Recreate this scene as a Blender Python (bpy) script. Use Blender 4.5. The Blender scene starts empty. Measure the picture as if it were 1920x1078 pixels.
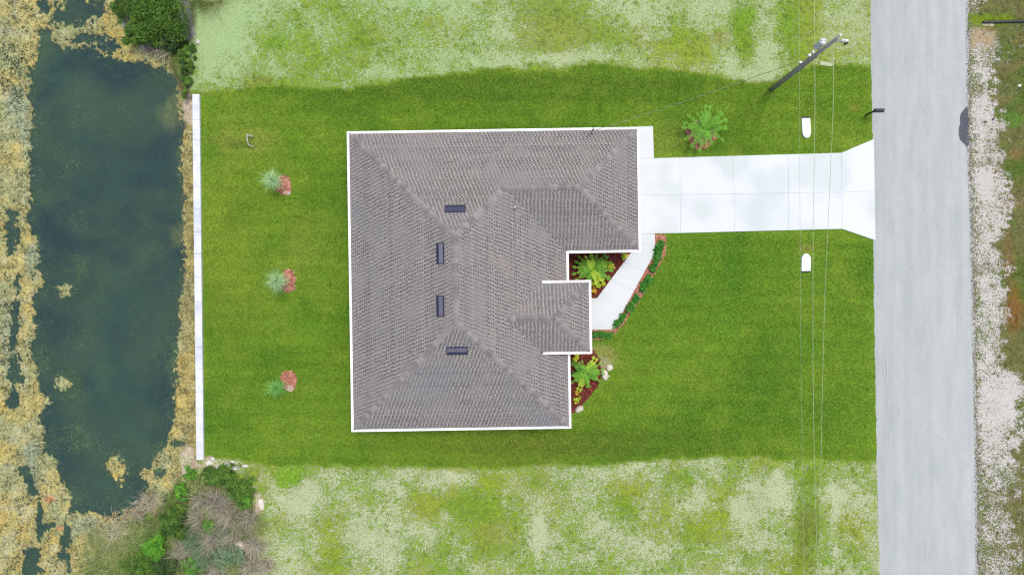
import bpy, math, random
import numpy as np
from mathutils import Vector, Matrix
random.seed(7); rng = np.random.default_rng(11)
SC = bpy.context.scene
COL = SC.collection
R = math.radians
# ------------------------------------------------------------------ camera, sky, sun, exposure
CAM_H = 43.0           # drone height above the lawn
PPM = 30.0             # photo pixels per metre on the ground
cam = bpy.data.cameras.new('camera'); co = bpy.data.objects.new('camera', cam); COL.objects.link(co)
co.location = (0, 0, CAM_H); co.rotation_euler = (0, 0, 0)
cam.sensor_width = 36; cam.lens = 36*CAM_H/64.0; cam.clip_end = 2000; cam.clip_start = .5
SC.camera = co
w = bpy.data.worlds.new('World'); SC.world = w; w.use_nodes = True
nt = w.node_tree; bg = nt.nodes['Background']
sky = nt.nodes.new('ShaderNodeTexSky'); sky.sky_type = 'NISHITA'; sky.sun_disc = False
SUN_EL, SUN_AZ = 73.0, 38.0      # azimuth clockwise from north (+y)
sky.sun_elevation = R(SUN_EL); sky.sun_rotation = R(SUN_AZ)
sky.air_density = 1.0; sky.dust_density = 4.0; sky.ozone_density = 1.0
nt.links.new(sky.outputs[0], bg.inputs[0]); bg.inputs[1].default_value = 0.15
sl = bpy.data.lights.new('sun', 'SUN'); sl.energy = 1.45; sl.angle = R(14); sl.color = (1, .955, .88)
so = bpy.data.objects.new('sun', sl); COL.objects.link(so)
sd_ = Vector((math.sin(R(SUN_AZ))*math.cos(R(SUN_EL)), math.cos(R(SUN_AZ))*math.cos(R(SUN_EL)), math.sin(R(SUN_EL))))
so.rotation_euler = sd_.to_track_quat('Z', 'Y').to_euler(); so.location = (20, 20, 60)
SC.view_settings.view_transform = 'Standard'; SC.view_settings.look = 'None'
SC.cycles.filter_width = 1.3
SC.view_settings.exposure = 0.42; SC.view_settings.gamma = 1; SC.view_settings.use_curve_mapping = False

# ------------------------------------------------------------------ helpers
TH = 0.0157
def P(px, py, z=0.0):
    """ground position of something seen at photo pixel (px,py) whose height is z"""
    k = (CAM_H - z)/CAM_H/PPM
    return ((px-960)*k, (539-py)*k)
def s2l(c):
    c = c/255.0
    return c/12.92 if c <= .04045 else ((c+.055)/1.055)**2.4
def A(r, g, b, k=.62): return (s2l(r)*k, s2l(g)*k, s2l(b)*k)

def mesh_np(name, V, F, mat=None, tint=None, smooth=False, colors=None):
    V = np.asarray(V, dtype=np.float32).reshape(-1, 3)
    me = bpy.data.meshes.new(name)
    F = np.asarray(F, dtype=np.int32)
    n, k = F.shape
    me.vertices.add(len(V)); me.vertices.foreach_set('co', V.ravel())
    me.loops.add(n*k); me.loops.foreach_set('vertex_index', F.ravel())
    me.polygons.add(n); me.polygons.foreach_set('loop_start', np.arange(0, n*k, k, dtype=np.int32))
    try: me.polygons.foreach_set('loop_total', np.full(n, k, dtype=np.int32))
    except Exception: pass
    me.update(calc_edges=True)
    if smooth: me.polygons.foreach_set('use_smooth', np.ones(n, dtype=bool))
    if tint is not None:
        a = me.attributes.new('tint', 'FLOAT', 'POINT'); a.data.foreach_set('value', np.asarray(tint, dtype=np.float32))
    if colors:
        for nm, arr in colors.items():
            arr = np.asarray(arr, dtype=np.float32)
            if arr.ndim == 1:
                a = me.attributes.new(nm, 'FLOAT', 'POINT'); a.data.foreach_set('value', arr)
            else:
                a = me.attributes.new(nm, 'FLOAT_COLOR', 'POINT')
                a.data.foreach_set('color', np.concatenate([arr, np.ones((len(arr), 1), np.float32)], 1).ravel())
    if mat: me.materials.append(mat)
    return me
def link(name, me, parent=None, loc=None):
    o = bpy.data.objects.new(name, me); COL.objects.link(o)
    if parent is not None: o.parent = parent
    if loc is not None: o.location = loc
    return o
def tag(o, label=None, cat=None, group=None, kind=None):
    if label: o['label'] = label
    if cat: o['category'] = cat
    if group: o['group'] = group
    if kind: o['kind'] = kind
    return o
def empty(name, loc, rz=0.0):
    o = bpy.data.objects.new(name, None); COL.objects.link(o); o.location = loc; o.rotation_euler = (0, 0, rz)
    o.empty_display_size = .2
    return o
class MB:
    """collects mixed polygons"""
    def __init__(s): s.v = []; s.f = []
    def add(s, vs, fs):
        b = len(s.v); s.v += [tuple(v) for v in vs]; s.f += [tuple(i+b for i in f) for f in fs]
    def box(s, x0, x1, y0, y1, z0, z1):
        s.add([(x0,y0,z0),(x1,y0,z0),(x1,y1,z0),(x0,y1,z0),(x0,y0,z1),(x1,y0,z1),(x1,y1,z1),(x0,y1,z1)],
              [(0,3,2,1),(4,5,6,7),(0,1,5,4),(1,2,6,5),(2,3,7,6),(3,0,4,7)])
    def prism(s, pts, z0, z1):
        n = len(pts)
        a = sum(pts[i][0]*pts[(i+1)%n][1]-pts[(i+1)%n][0]*pts[i][1] for i in range(n))
        if a < 0: pts = pts[::-1]
        s.add([(x,y,z0) for x,y in pts]+[(x,y,z1) for x,y in pts],
              [tuple(range(n))[::-1], tuple(range(n, 2*n))]+[(i,(i+1)%n,(i+1)%n+n,i+n) for i in range(n)])
    def tube(s, p0, p1, r0, r1=None, n=10, cap=True):
        r1 = r0 if r1 is None else r1
        p0 = Vector(p0); p1 = Vector(p1); d = (p1-p0).normalized()
        a = d.cross(Vector((0,0,1)) if abs(d.z) < .9 else Vector((1,0,0))).normalized(); b = d.cross(a)
        vs = [p+(a*math.cos(t)+b*math.sin(t))*r for p, r in ((p0,r0),(p1,r1)) for t in [2*math.pi*i/n for i in range(n)]]
        fs = [(i,i+n,(i+1)%n+n,(i+1)%n) for i in range(n)]
        if cap: fs += [tuple(range(n)), tuple(range(n,2*n))[::-1]]
        s.add(vs, fs)
    def path(s, pts, r, n=6):
        pts = [Vector(p) for p in pts]; vs = []
        for i, p in enumerate(pts):
            d = (pts[min(i+1,len(pts)-1)]-pts[max(i-1,0)]).normalized()
            a = d.cross(Vector((0,0,1)) if abs(d.z) < .9 else Vector((1,0,0))).normalized(); b = d.cross(a)
            vs += [p+(a*math.cos(t)+b*math.sin(t))*r for t in [2*math.pi*j/n for j in range(n)]]
        fs = [(i*n+j, (i+1)*n+j, (i+1)*n+(j+1)%n, i*n+(j+1)%n) for i in range(len(pts)-1) for j in range(n)]
        s.add(vs, fs)
    def build(s, name, mat, parent=None, bevel=0, smooth=False, loc=None):
        me = bpy.data.meshes.new(name); me.from_pydata(s.v, [], s.f); me.materials.append(mat)
        if smooth:
            for p in me.polygons: p.use_smooth = True
        o = link(name, me, parent, loc)
        if bevel:
            m = o.modifiers.new('bevel', 'BEVEL'); m.width = bevel; m.segments = 2; m.limit_method = 'ANGLE'
        return o

# ------------------------------------------------------------------ material kit
class NT:
    def __init__(s, name):
        s.m = bpy.data.materials.new(name); s.m.use_nodes = True; s.t = s.m.node_tree
        s.b = s.t.nodes['Principled BSDF']; s.out = s.t.nodes['Material Output']
    def n(s, t, **kw):
        x = s.t.nodes.new(t)
        for k, v in kw.items(): setattr(x, k, v)
        return x
    def l(s, a, b): s.t.links.new(a, b)
    def _in(s, sock, v):
        if hasattr(v, 'is_output'): s.l(v, sock)
        else: sock.default_value = v
    def pos(s):
        return s.n('ShaderNodeNewGeometry').outputs['Position']
    def obj(s): return s.n('ShaderNodeTexCoord').outputs['Object']
    def noise(s, vec, scale, detail=3, rough=.55, sub=None):
        x = s.n('ShaderNodeTexNoise'); s.l(vec, x.inputs['Vector'])
        x.inputs['Scale'].default_value = scale; x.inputs['Detail'].default_value = detail; x.inputs['Roughness'].default_value = rough
        return x.outputs[0]
    def math(s, op, a, b=0.0, c=0.0, clamp=False):
        x = s.n('ShaderNodeMath', operation=op, use_clamp=clamp)
        s._in(x.inputs[0], a); s._in(x.inputs[1], b); s._in(x.inputs[2], c); return x.outputs[0]
    def ramp(s, v, lo, hi, a=0.0, b=1.0, smooth=True):
        x = s.n('ShaderNodeMapRange'); x.interpolation_type = 'SMOOTHSTEP' if smooth else 'LINEAR'
        s._in(x.inputs[0], v)
        for i, q in enumerate((lo, hi, a, b)): s._in(x.inputs[1+i], q)
        return x.outputs[0]
    def mix(s, f, a, b, mode='MIX'):
        x = s.n('ShaderNodeMix', data_type='RGBA', blend_type=mode)
        s._in(x.inputs[0], f)
        for sock, v in ((x.inputs[6], a), (x.inputs[7], b)):
            if hasattr(v, 'is_output'): s.l(v, sock)
            else: sock.default_value = (*v[:3], 1)
        return x.outputs[2]
    def scale(s, col, f):      # colour times value
        x = s.n('ShaderNodeVectorMath', operation='SCALE')
        if hasattr(col, 'is_output'): s.l(col, x.inputs[0])
        else: x.inputs[0].default_value = col[:3]
        s._in(x.inputs['Scale'], f); return x.outputs[0]
    def attr(s, name, typ='GEOMETRY'):
        return s.n('ShaderNodeAttribute', attribute_name=name, attribute_type=typ)
    def bump(s, h, strength=.5, dist=.02):
        x = s.n('ShaderNodeBump'); x.inputs['Strength'].default_value = strength; x.inputs['Distance'].default_value = dist
        s.l(h, x.inputs['Height']); s.l(x.outputs[0], s.b.inputs['Normal'])
    def fin(s, col, rough=.9, spec=.25):
        s._in(s.b.inputs['Base Color'], col if hasattr(col, 'is_output') else (*col[:3], 1))
        s._in(s.b.inputs['Roughness'], rough); s.b.inputs['Specular IOR Level'].default_value = spec
        return s.m

def simple(name, col, rough=.8, var=.12, sc=6, spec=.3, metallic=0, bump=0, rnd=0.0):
    m = NT(name); p = m.obj(); n = m.noise(p, sc, 4)
    f = m.ramp(n, .25, .75, 1-var, 1+var, False)
    if rnd:
        oi = m.n('ShaderNodeObjectInfo').outputs['Random']
        f = m.math('MULTIPLY', f, m.ramp(oi, 0, 1, 1-rnd, 1+rnd, False))
    c = m.scale(col, f); m.b.inputs['Metallic'].default_value = metallic
    if bump: m.bump(m.noise(p, sc*4, 3), .6, bump)
    return m.fin(c, rough, spec)
def leafmat(name, c0, c1, trans=.0, rough=.6):
    m = NT(name); t = m.attr('tint').outputs['Fac']
    c = m.mix(t, c0, c1)
    oi = m.n('ShaderNodeObjectInfo').outputs['Random']
    c = m.scale(c, m.ramp(oi, 0, 1, .88, 1.12, False))
    if trans:
        m.b.inputs['Transmission Weight'].default_value = 0
        m.fin(c, rough, .3)
        tr = m.n('ShaderNodeBsdfTranslucent'); m.l(c, tr.inputs[0])
        mx = m.n('ShaderNodeMixShader'); mx.inputs[0].default_value = trans
        m.l(m.b.outputs[0], mx.inputs[1]); m.l(tr.outputs[0], mx.inputs[2]); m.l(mx.outputs[0], m.out.inputs[0])
        return m.m
    return m.fin(c, rough, .3)

# ------------------------------------------------------------------ terrain
_tabs = {}
def vnoise(x, y, seed):
    if seed not in _tabs: _tabs[seed] = np.random.default_rng(seed).random((256, 256))
    T = _tabs[seed]
    xi = np.floor(x).astype(int); yi = np.floor(y).astype(int); fx = x-xi; fy = y-yi
    fx = fx*fx*(3-2*fx); fy = fy*fy*(3-2*fy)
    a = T[xi % 256, yi % 256]; b = T[(xi+1) % 256, yi % 256]; c = T[xi % 256, (yi+1) % 256]; d = T[(xi+1) % 256, (yi+1) % 256]
    return (a*(1-fx)+b*fx)*(1-fy)+(c*(1-fx)+d*fx)*fy
def fbm(x, y, s, seed, oct=4):
    v = 0; a = 1; t = 0
    for i in range(oct):
        v = v+a*vnoise(x*s+i*17.3, y*s+i*5.1, seed+i); t += a; a *= .55; s *= 2.03
    return v/t
def sdist(X, Y, poly):
    """signed distance in px, positive inside"""
    d = np.full(X.shape, 1e9); ins = np.zeros(X.shape, bool); n = len(poly)
    for i in range(n):
        x0, y0 = poly[i]; x1, y1 = poly[(i+1) % n]
        ex, ey = x1-x0, y1-y0; L = ex*ex+ey*ey+1e-9
        t = np.clip(((X-x0)*ex+(Y-y0)*ey)/L, 0, 1)
        d = np.minimum(d, np.hypot(X-x0-t*ex, Y-y0-t*ey))
        if y0 != y1:
            c = ((y0 > Y) != (y1 > Y)) & (X < (x1-x0)*(Y-y0)/(y1-y0)+x0); ins ^= c
    return np.where(ins, d, -d)
def ss(a, b, x):
    t = np.clip((x-a)/(b-a), 0, 1); return t*t*(3-2*t)

WATER = [(62,55),(59,75),(60,105),(43,135),(50,157),(43,172),(50,200),(50,250),(46,270),(45,320),(50,370),(38,397),(43,420),
 (62,450),(66,480),(60,502),(69,520),(69,540),(50,555),(58,622),(44,647),(48,680),(60,715),(60,735),(85,757),(68,775),(62,790),
 (70,808),(75,850),(97,866),(95,883),(125,938),(130,958),(155,966),(213,968),(245,955),(258,942),(268,925),(262,905),
 (275,873),(300,840),(308,823),(316,800),(322,715),(326,615),(329,560),(336,520),(337,432),(336,332),(330,282),(334,225),(328,180),
 (324,152),(303,120),(280,116),(250,112),(225,110),(195,100),(176,97),(165,78),(150,80),(125,88),(100,82),(84,66),(90,52),(72,48)]
# pond basin: everything below the level of the yard
BASIN = [(-900,-900),(262,-900),(262,-10),(252,60),(280,90),(320,98),(338,140),(346,178),(362,186),(371,200),(378,855),(366,862),(340,905),
 (312,950),(262,985),(205,1020),(165,1078),(120,1180),(60,1900),(-900,1900)]
NB = np.array([(-500,150),(372,172),(430,172),(480,160),(560,163),(650,168),(700,160),(760,150),(800,145),(870,138),(920,127),(1000,133),(1060,130),(1110,118),
 (1200,128),(1300,134),(1360,146),(1420,158),(1460,150),(1500,128),(1560,120),(1640,125),(2600,125)], float)
SB = np.array([(-500,860),(385,860),(430,858),(470,866),(515,872),(640,872),(720,875),(800,874),(880,877),(1000,872),(1070,870),(1130,872),(1170,867),(1260,861),
 (1340,858),(1415,855),(1450,862),(1540,862),(1650,868),(2600,880)], float)
ZW = -0.55
# grid lines in photo pixels (30 per metre)
def lines(segs):
    out = []
    for a, b, st in segs: out += list(np.arange(a, b, st))
    return np.array(out)
gx = lines([(-9000,-1000,1000),(-1000,-100,60),(-100,385,2.6),(385,1980,6.0),(1980,2700,60),(2700,9000,1000)])
gy = lines([(-9000,-1000,1000),(-1000,-60,60),(-60,1140,3.0),(1140,2000,60),(2000,9000,1000)])
nxp, nyp = len(gx), len(gy)
GX, GY = np.meshgrid(gx, gy, indexing='ij')
X = GX.ravel(); Y = GY.ravel(); mx, my = X/PPM, Y/PPM
nl = fbm(mx, my, .9, 1); nm = fbm(mx, my, 2.2, 5); nf = fbm(mx, my, 5.5, 9, 3)
def blob(cx, cy, rx, ry, hard=0.5, rag=.5, rot=0):
    c, s = math.cos(R(rot)), math.sin(R(rot))
    dx = ((X-cx)*c+(Y-cy)*s)/rx; dy = (-(X-cx)*s+(Y-cy)*c)/ry
    d = np.sqrt(dx*dx+dy*dy)+(nm-.5)*rag*2
    return 1-ss(1-hard, 1+hard*.6, d)
near = (X > -1300) & (X < 700)
sw = np.full(X.shape, -500.0); sb = np.full(X.shape, -500.0)
sw[near] = sdist(X[near], Y[near], WATER); sb[near] = sdist(X[near], Y[near], BASIN)
sb[~near & (X < 0)] = 500
sw = sw+(nm-.5)*18+(nf-.5)*22+(nl-.5)*4
# other little openings in the mats
for cx, cy, rx, ry, rot, am in [(138,14,36,26,0,22),(70,8,9,14,0,12),(148,66,32,7,-6,10),(196,80,14,14,10,10),(10,425,10,38,0,10),(17,590,7,45,3,9),(18,700,12,26,10,8),
     (12,755,12,10,20,8),(48,1060,17,26,15,14),(62,985,5,40,0,8),(46,910,8,30,-25,8),(112,1015,8,30,12,10),(125,955,5,9,0,7),(70,995,18,5,-20,6),(288,890,12,8,-20,10),(322,836,12,6,-10,8),
     (118,1060,6,20,0,6)]:
    d = np.hypot(((X-cx)*math.cos(R(rot))+(Y-cy)*math.sin(R(rot)))/rx, (-(X-cx)*math.sin(R(rot))+(Y-cy)*math.cos(R(rot)))/ry)+(nm-.5)*2.0+(nf-.5)*1.6
    sw = np.where(near, np.maximum(sw, (1.1-d)*am), sw)
# mats and weed floating inside the open water
sub = np.zeros(X.shape)
for cx, cy, rx, ry, rot, am in [(212,886,14,26,-15,12),(105,722,13,14,0,9),(110,545,17,11,-20,9),(268,893,16,10,20,7)]:
    d = np.hypot(((X-cx)*math.cos(R(rot))+(Y-cy)*math.sin(R(rot)))/rx, (-(X-cx)*math.sin(R(rot))+(Y-cy)*math.cos(R(rot)))/ry)+(nm-.5)*1.0+(nf-.5)*1.8
    sw = np.where(d < 1.6, np.minimum(sw, (d-1.0)*am), sw)
for cx, cy, rx, ry, rot, am in [(100,310,22,45,0,.55),(122,500,22,30,0,.6),(118,660,35,50,0,.4),(122,745,22,16,0,.7),(130,830,40,26,40,.75),(195,880,34,30,0,.7),(305,670,38,50,0,.6),
     (118,210,26,20,0,.4),(112,225,12,12,0,.5),(120,420,20,40,0,.35),(315,860,40,40,0,.6),(160,940,60,20,0,.45),(270,930,30,20,0,.6),(330,300,10,60,0,.5),(300,760,30,50,0,.45),(70,680,20,22,0,.5)]:
    sub = np.maximum(sub, blob(cx, cy, rx, ry, .7, .8, rot)*am)
shore = 1-ss(0, 26, sw)
depth = np.clip(sw/PPM*.7, 0, 1.0)
h_b = np.where(sw > 0, ZW-depth+sub*.25*np.clip(sw/20, 0, 1), ZW+np.clip(-sw/PPM*.35, 0, .10)+(nf-.5)*.10*np.clip(-sw/6, 0, 1))
h_b = np.where(sw > 0, np.minimum(h_b, ZW-.012), h_b)
wallpart = (Y > 178) & (Y < 862) & (X > 300)
tb = np.where(wallpart, ss(-3, 3, sb), ss(-4, 22, sb+(nm-.5)*10))
H = h_b*tb+(1-tb)*(0.0+(nl-.5)*.05*(1-ss(-40, 10, -np.abs(Y-520)+340)*0)*((sb > -260)*1.0)*(X < 372))
yn = np.interp(X, NB[:, 0], NB[:, 1]); ys = np.interp(X, SB[:, 0], SB[:, 1])
rgh = np.maximum(ss(-7, 7, yn-Y+(nm-.5)*16), ss(-7, 7, Y-ys+(nm-.5)*14))      # 1 = vacant lot
# ---- colours: G = grass / growth colour, S = soil colour, g = how much growth covers the soil
def col(c): return np.array(c)[None, :]*np.ones((len(X), 1))
def lay(base, c, m): return base*(1-m[:, None])+np.array(c)[None, :]*m[:, None]
lawn = col(A(99,137,32))
lawn = lay(lawn, A(124,152,44), np.clip((nl-.42)*2.6, 0, 1)*.55)
lawn = lay(lawn, A(70,118,22), np.clip((fbm(mx, my, .35, 31)-.45)*3, 0, 1)*.75)
lawn = lay(lawn, A(66,102,24), blob(1000,165,420,38,.6,.3)*.55)
lawn = lay(lawn, A(66,104,22), blob(1180,830,240,40,.7,.3)*.6)
lawn = lay(lawn, A(104,116,40), blob(980,835,190,40,.7,.4)*.5)
lawn = lay(lawn, A(66,122,20), blob(1320,520,200,110,.8,.3)*.45)
lawn = lay(lawn, A(132,150,45), blob(430,470,60,190,.7,.3)*.45)
lawn = lay(lawn, A(140,146,62), blob(455,265,70,26,.6,.6)*.6)
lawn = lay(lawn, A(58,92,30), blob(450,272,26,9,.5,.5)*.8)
lawn = lay(lawn, A(128,142,58), blob(1262,262,50,34,.7,.6)*.5)
lawn = lay(lawn, A(150,146,70), blob(1510,466,18,10,.6,.6)*.6)
lawn = lay(lawn, A(148,142,66), blob(1605,205,14,8,.6,.6)*.5)
lawn = lay(lawn, A(152,150,84), blob(1128,668,32,24,.6,.7)*.7)
lawn = lay(lawn, A(168,166,128), blob(1128,682,22,12,.6,.7)*.8)
for q in range(34):
    cx, cy = rng.uniform(400, 1620), rng.uniform(150, 860)
    lawn = lay(lawn, [A(128,150,52), A(64,108,22), A(118,132,44), A(88,140,28)][q % 4], blob(cx, cy, rng.uniform(18, 70), rng.uniform(14, 46), .9, .5, rng.uniform(0, 180))*.4)
G = lawn; S = col(A(150,158,104)); g = np.full(X.shape, 1.25)
# north lot
nN = (yn-Y) > 0
lotG = col(A(112,150,34)); lotG = lay(lotG, A(150,152,58), np.clip((fbm(mx, my, .5, 41)-.48)*4, 0, 1)*.8); lotG = lay(lotG, A(88,138,24), np.clip((fbm(mx, my, .6, 47)-.5)*4, 0, 1)*.7)
lotS = col(A(186,198,150)); lotS = lay(lotS, A(204,208,172), np.clip((nl-.45)*3, 0, 1)*.6)
lotg = .40+(fbm(mx, my, .45, 61)-.5)*1.1+(nl-.5)*.5
nS = col(A(183,212,148)); nS = lay(nS, A(198,212,158), ss(800, 1000, X)*.8)
cov = [(395,60,70,90,-.34),(450,40,60,50,-.30),(390,140,40,40,-.12),(520,90,60,60,.06),(600,70,50,70,.10),(515,82,26,14,.5),(570,60,22,26,.28),(580,92,24,26,.30),(545,110,26,22,.22),(475,128,20,12,.30),(480,148,36,14,.35),(520,155,60,9,.35),
  (675,110,18,16,.30),(672,60,14,22,.18),(680,82,16,14,.25),(740,50,60,70,-.12),(730,140,50,12,-.3),(812,45,18,14,.45),(660,130,80,24,-.05),(900,60,80,60,-.14),(950,30,40,40,-.3),(1010,20,55,36,.42),(1040,60,50,40,.40),(1080,50,70,60,.12),
  (930,116,50,14,-.3),(1060,108,90,9,-.4),(1130,95,30,20,-.3),(1010,90,60,16,.1),(1140,65,40,25,.1),(1250,40,70,50,-.18),(1200,20,50,30,-.25),(1340,30,40,40,-.28),(1290,80,60,30,.25),(1310,110,60,20,.25),(1330,60,30,20,-.02),
  (1390,40,26,70,.5),(1400,100,20,30,.35),(1440,90,36,60,-.38),(1430,140,44,18,-.35),(1475,40,22,70,.5),(1515,60,30,90,.35),(1350,110,18,24,-.3),(1590,60,45,55,-.14),(1580,100,50,12,.1),(1600,20,30,20,.1),(1375,118,12,22,-.35)]
for cx, cy, rx, ry, am in cov: lotg = lotg+np.where(Y < 400, 1, 0)*blob(cx, cy, rx, ry, .8, .5)*am*1.1
for cx, cy, rx, ry, c in [(515,82,30,18,(88,145,25)),(580,80,45,45,(120,160,50)),(1010,30,70,55,(120,140,66)),(1040,70,90,40,(142,150,74)),(1390,30,26,80,(96,150,14)),(1475,40,26,70,(98,150,22)),(1525,60,30,90,(134,150,40)),(1580,70,60,60,(150,166,66)),(1300,95,80,50,(140,160,48)),(480,148,36,14,(120,130,60)),(812,45,26,20,(148,156,60)),(674,110,30,22,(130,150,50)),(1350,72,20,14,(140,124,60))]:
    lotG = np.where((Y < 400)[:, None], lay(lotG, A(*c), blob(cx, cy, rx, ry, .7, .4)*.8), lotG)
# south lot
sS = col(A(180,188,156)); sS = lay(sS, A(200,204,168), np.clip((fbm(mx, my, .8, 71)-.45)*3, 0, 1)*.8)
cov2 = [(543,892,34,24,.75),(500,890,24,18,-.1),(570,930,36,30,-.42),(560,960,24,24,-.2),(640,905,70,22,-.05),(620,1000,26,46,.36),(630,1050,24,22,.3),(700,930,40,24,.25),(790,950,40,26,.3),(820,905,40,22,-.35),(860,895,36,14,-.35),(925,905,24,16,.5),
  (880,950,60,26,.35),(930,1000,70,60,.45),(800,1000,24,30,-.2),(720,1020,60,46,-.25),(560,1050,34,40,-.14),(650,960,50,30,.05),(1010,910,26,24,.3),(1080,900,60,30,-.2),(1010,1000,14,40,-.5),(1060,1050,60,30,-.24),(1110,960,60,34,-.05),
  (1180,920,30,24,.35),(1230,930,26,34,-.1),(1240,970,26,50,.25),(1290,895,30,24,.35),(1310,930,24,14,-.3),(1360,930,40,40,.3),(1340,990,50,30,.35),(1290,990,30,30,.3),(1180,970,40,30,.2),(1385,955,18,24,-.5),(1420,920,36,40,-.4),(1380,1060,26,24,-.4),
  (1200,1030,50,30,-.2),(1455,905,18,30,-.45),(1470,950,20,30,-.3),(1515,970,30,110,.7),(1460,1010,40,40,-.15),(1455,1050,24,22,.2),(1570,925,28,20,-.4),(1590,930,20,50,.15),(1630,940,12,16,-.5),(1585,1020,50,50,.18),(1480,1060,30,30,.35),(1565,1000,12,40,-.2)]
for cx, cy, rx, ry, am in cov2: lotg = lotg+np.where(Y > 700, 1, 0)*blob(cx, cy, rx, ry, .8, .5)*am*1.1
for cx, cy, rx, ry, c in [(543,892,34,24,(92,156,22)),(620,1010,30,60,(138,152,40)),(925,905,34,24,(142,156,30)),(930,990,80,70,(108,142,32)),(880,950,50,30,(98,142,30)),(930,1000,40,26,(146,146,66)),(1180,910,40,26,(148,152,36)),(1290,895,26,20,(90,142,34)),(1340,960,70,60,(142,156,26)),(1240,980,40,60,(138,152,40)),(1515,960,26,90,(84,134,20)),(1515,985,26,40,(96,98,48)),(1505,1050,24,40,(104,110,44)),(1590,960,34,60,(142,152,24)),(1470,1060,36,30,(134,148,26))]:
    lotG = np.where((Y > 700)[:, None], lay(lotG, A(*c), blob(cx, cy, rx, ry, .7, .4)*.85), lotG)
lotS = np.where((Y < 400)[:, None], nS, sS)
G = G*(1-rgh[:, None])+lotG*rgh[:, None]; S = S*(1-rgh[:, None])+lotS*rgh[:, None]; g = g*(1-rgh)+lotg*rgh
# verge east of the road
re = np.interp(Y, [0, 200, 560, 1078], [1812, 1815, 1822, 1832])
vg = ss(-4, 6, X-re+6)
wl = -7+np.interp(Y, [-200,0,40,80,130,180,230,262,300,345,380,420,445,470,520,560,620,650,690,715,750,800,850,880,930,1000,1078,1300], [1850,1850,1840,1880,1878,1868,1884,1892,1888,1896,1914,1890,1884,1882,1896,1898,1888,1884,1896,1930,1935,1928,1912,1920,1908,1912,1925,1930])
wd = ss(-14, 14, X-wl+(nm-.5)*60+(nf-.5)*34)
vG = col(A(108,112,62)); vG = lay(vG, A(86,108,40), np.clip((fbm(mx, my, .7, 81)-.45)*4, 0, 1)); vG = lay(vG, A(124,104,66), np.clip((fbm(mx, my, .55, 85)-.56)*5, 0, 1)*.6)
for cx, cy, rx, ry, c in [(1890,480,14,60,(122,106,64)),(1840,75,30,26,(176,156,120)),(1850,38,50,14,(110,134,30)),(1900,580,20,50,(128,98,48)),(1905,290,20,14,(124,112,64)),(1900,225,24,16,(96,128,52))]: vG = lay(vG, A(*c), blob(cx, cy, rx, ry, .6, .5))
vS = col(A(228,223,214)); vS = lay(vS, A(200,194,180), np.clip((nl-.45)*3, 0, 1)*.7)
vgv = .27+.70*wd+(1-ss(0, 24, X-re))*.26+blob(1850,38,60,20,.6,.4)*.6+blob(1842,75,26,26,.6,.5)*.3+(nl-.5)*.3
vgv = vgv-blob(1870,760,50,50,.7,.5)*.2-blob(1850,345,24,30,.6,.5)*.2-blob(1850,230,24,30,.6,.5)*.2+(ss(800, 1000, Y)*(X < 1905))*.12
G = lay(G, (0, 0, 0), vg)+vG*vg[:, None]; S = lay(S, (0, 0, 0), vg)+vS*vg[:, None]; g = g*(1-vg)+vgv*vg
# pond bank upland with rough growth
bk = np.where(X < 560, ss(-4, 4, sb+4), 0)
up = ((sb < 4) & (X < 500))
south_bank = np.clip(blob(395,985,105,110,.3,.5)+blob(330,1060,150,60,.3,.3), 0, 1)*(Y > 855)
north_bank = blob(290,20,80,95,.3,.3)*(Y < 170)*(X < 368)
bG = col(A(92,122,50)); bG = lay(bG, A(118,112,76), np.clip((nm-.46)*4, 0, 1)); bS = lay(col(A(116,112,78)), A(168,156,138), np.clip((nl-.5)*4, 0, 1)*.6)
bm = np.clip(south_bank+north_bank, 0, 1); bm = np.maximum(bm, ((X < 345) & (Y > 880))*ss(-2, 8, 345-X)); bm = np.maximum(bm, (Y < 200)*ss(-3, 5, 356+(nm-.5)*10-X))
G = lay(G, (0, 0, 0), bm)+bG*bm[:, None]; S = lay(S, (0, 0, 0), bm)+bS*bm[:, None]; g = g*(1-bm)+.6*bm
sand = np.clip(blob(350,205,16,34,.4,.4)+blob(346,868,18,34,.4,.4)+blob(420,872,48,8,.4,.6)+blob(392,864,12,10,.4,.5)+blob(486,946,10,22,.4,.6)+blob(452,1030,14,20,.4,.5), 0, 1)
G = lay(G, A(180,160,130), sand); S = lay(S, A(222,208,186,.7), sand); g = g*(1-sand)+.45*sand
# basin growth: tan algae over dark mud
bas = ss(.3, .8, tb)
tanc = col(A(194,184,118)); tanc = lay(tanc, A(204,182,104), np.clip((nl-.5)*5, 0, 1)*.8); tanc = lay(tanc, A(168,174,124), np.clip((fbm(mx, my, .6, 91)-.44)*6, 0, 1)*.9); tanc = lay(tanc, A(188,190,150), np.clip((fbm(mx, my, 1.6, 97)-.55)*8, 0, 1)*.6)
tanc = lay(tanc, A(160,172,140), np.clip(blob(18,190,24,40,.6,.6)+blob(6,650,14,90,.6,.5)+blob(40,240,14,60,.6,.5)+blob(52,490,16,40,.6,.5)+blob(50,850,18,22,.6,.6)+blob(150,990,30,24,.6,.6)+blob(50,900,14,40,.6,.5), 0, 1)*.85)
tanc = lay(tanc, A(178,150,112), blob(265,975,70,28,.5,.4)*.9+0*X); tanc = lay(tanc, A(150,120,76), np.clip(blob(335,120,22,50,.5,.4), 0, 1)*.8)
tanc = lay(tanc, A(176,164,104), np.clip(blob(345,320,14,60,.5,.6)+blob(352,430,14,60,.5,.4)+blob(350,560,16,300,.3,.6)*.6, 0, 1)*.8)
tanc = lay(tanc, A(150,176,70), blob(245,75,26,10,.5,.5)*.8); tanc = lay(tanc, A(204,130,90), np.clip(blob(85,940,12,8,.5,.5)+blob(105,995,10,6,.5,.5), 0, 1)*.7)
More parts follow.
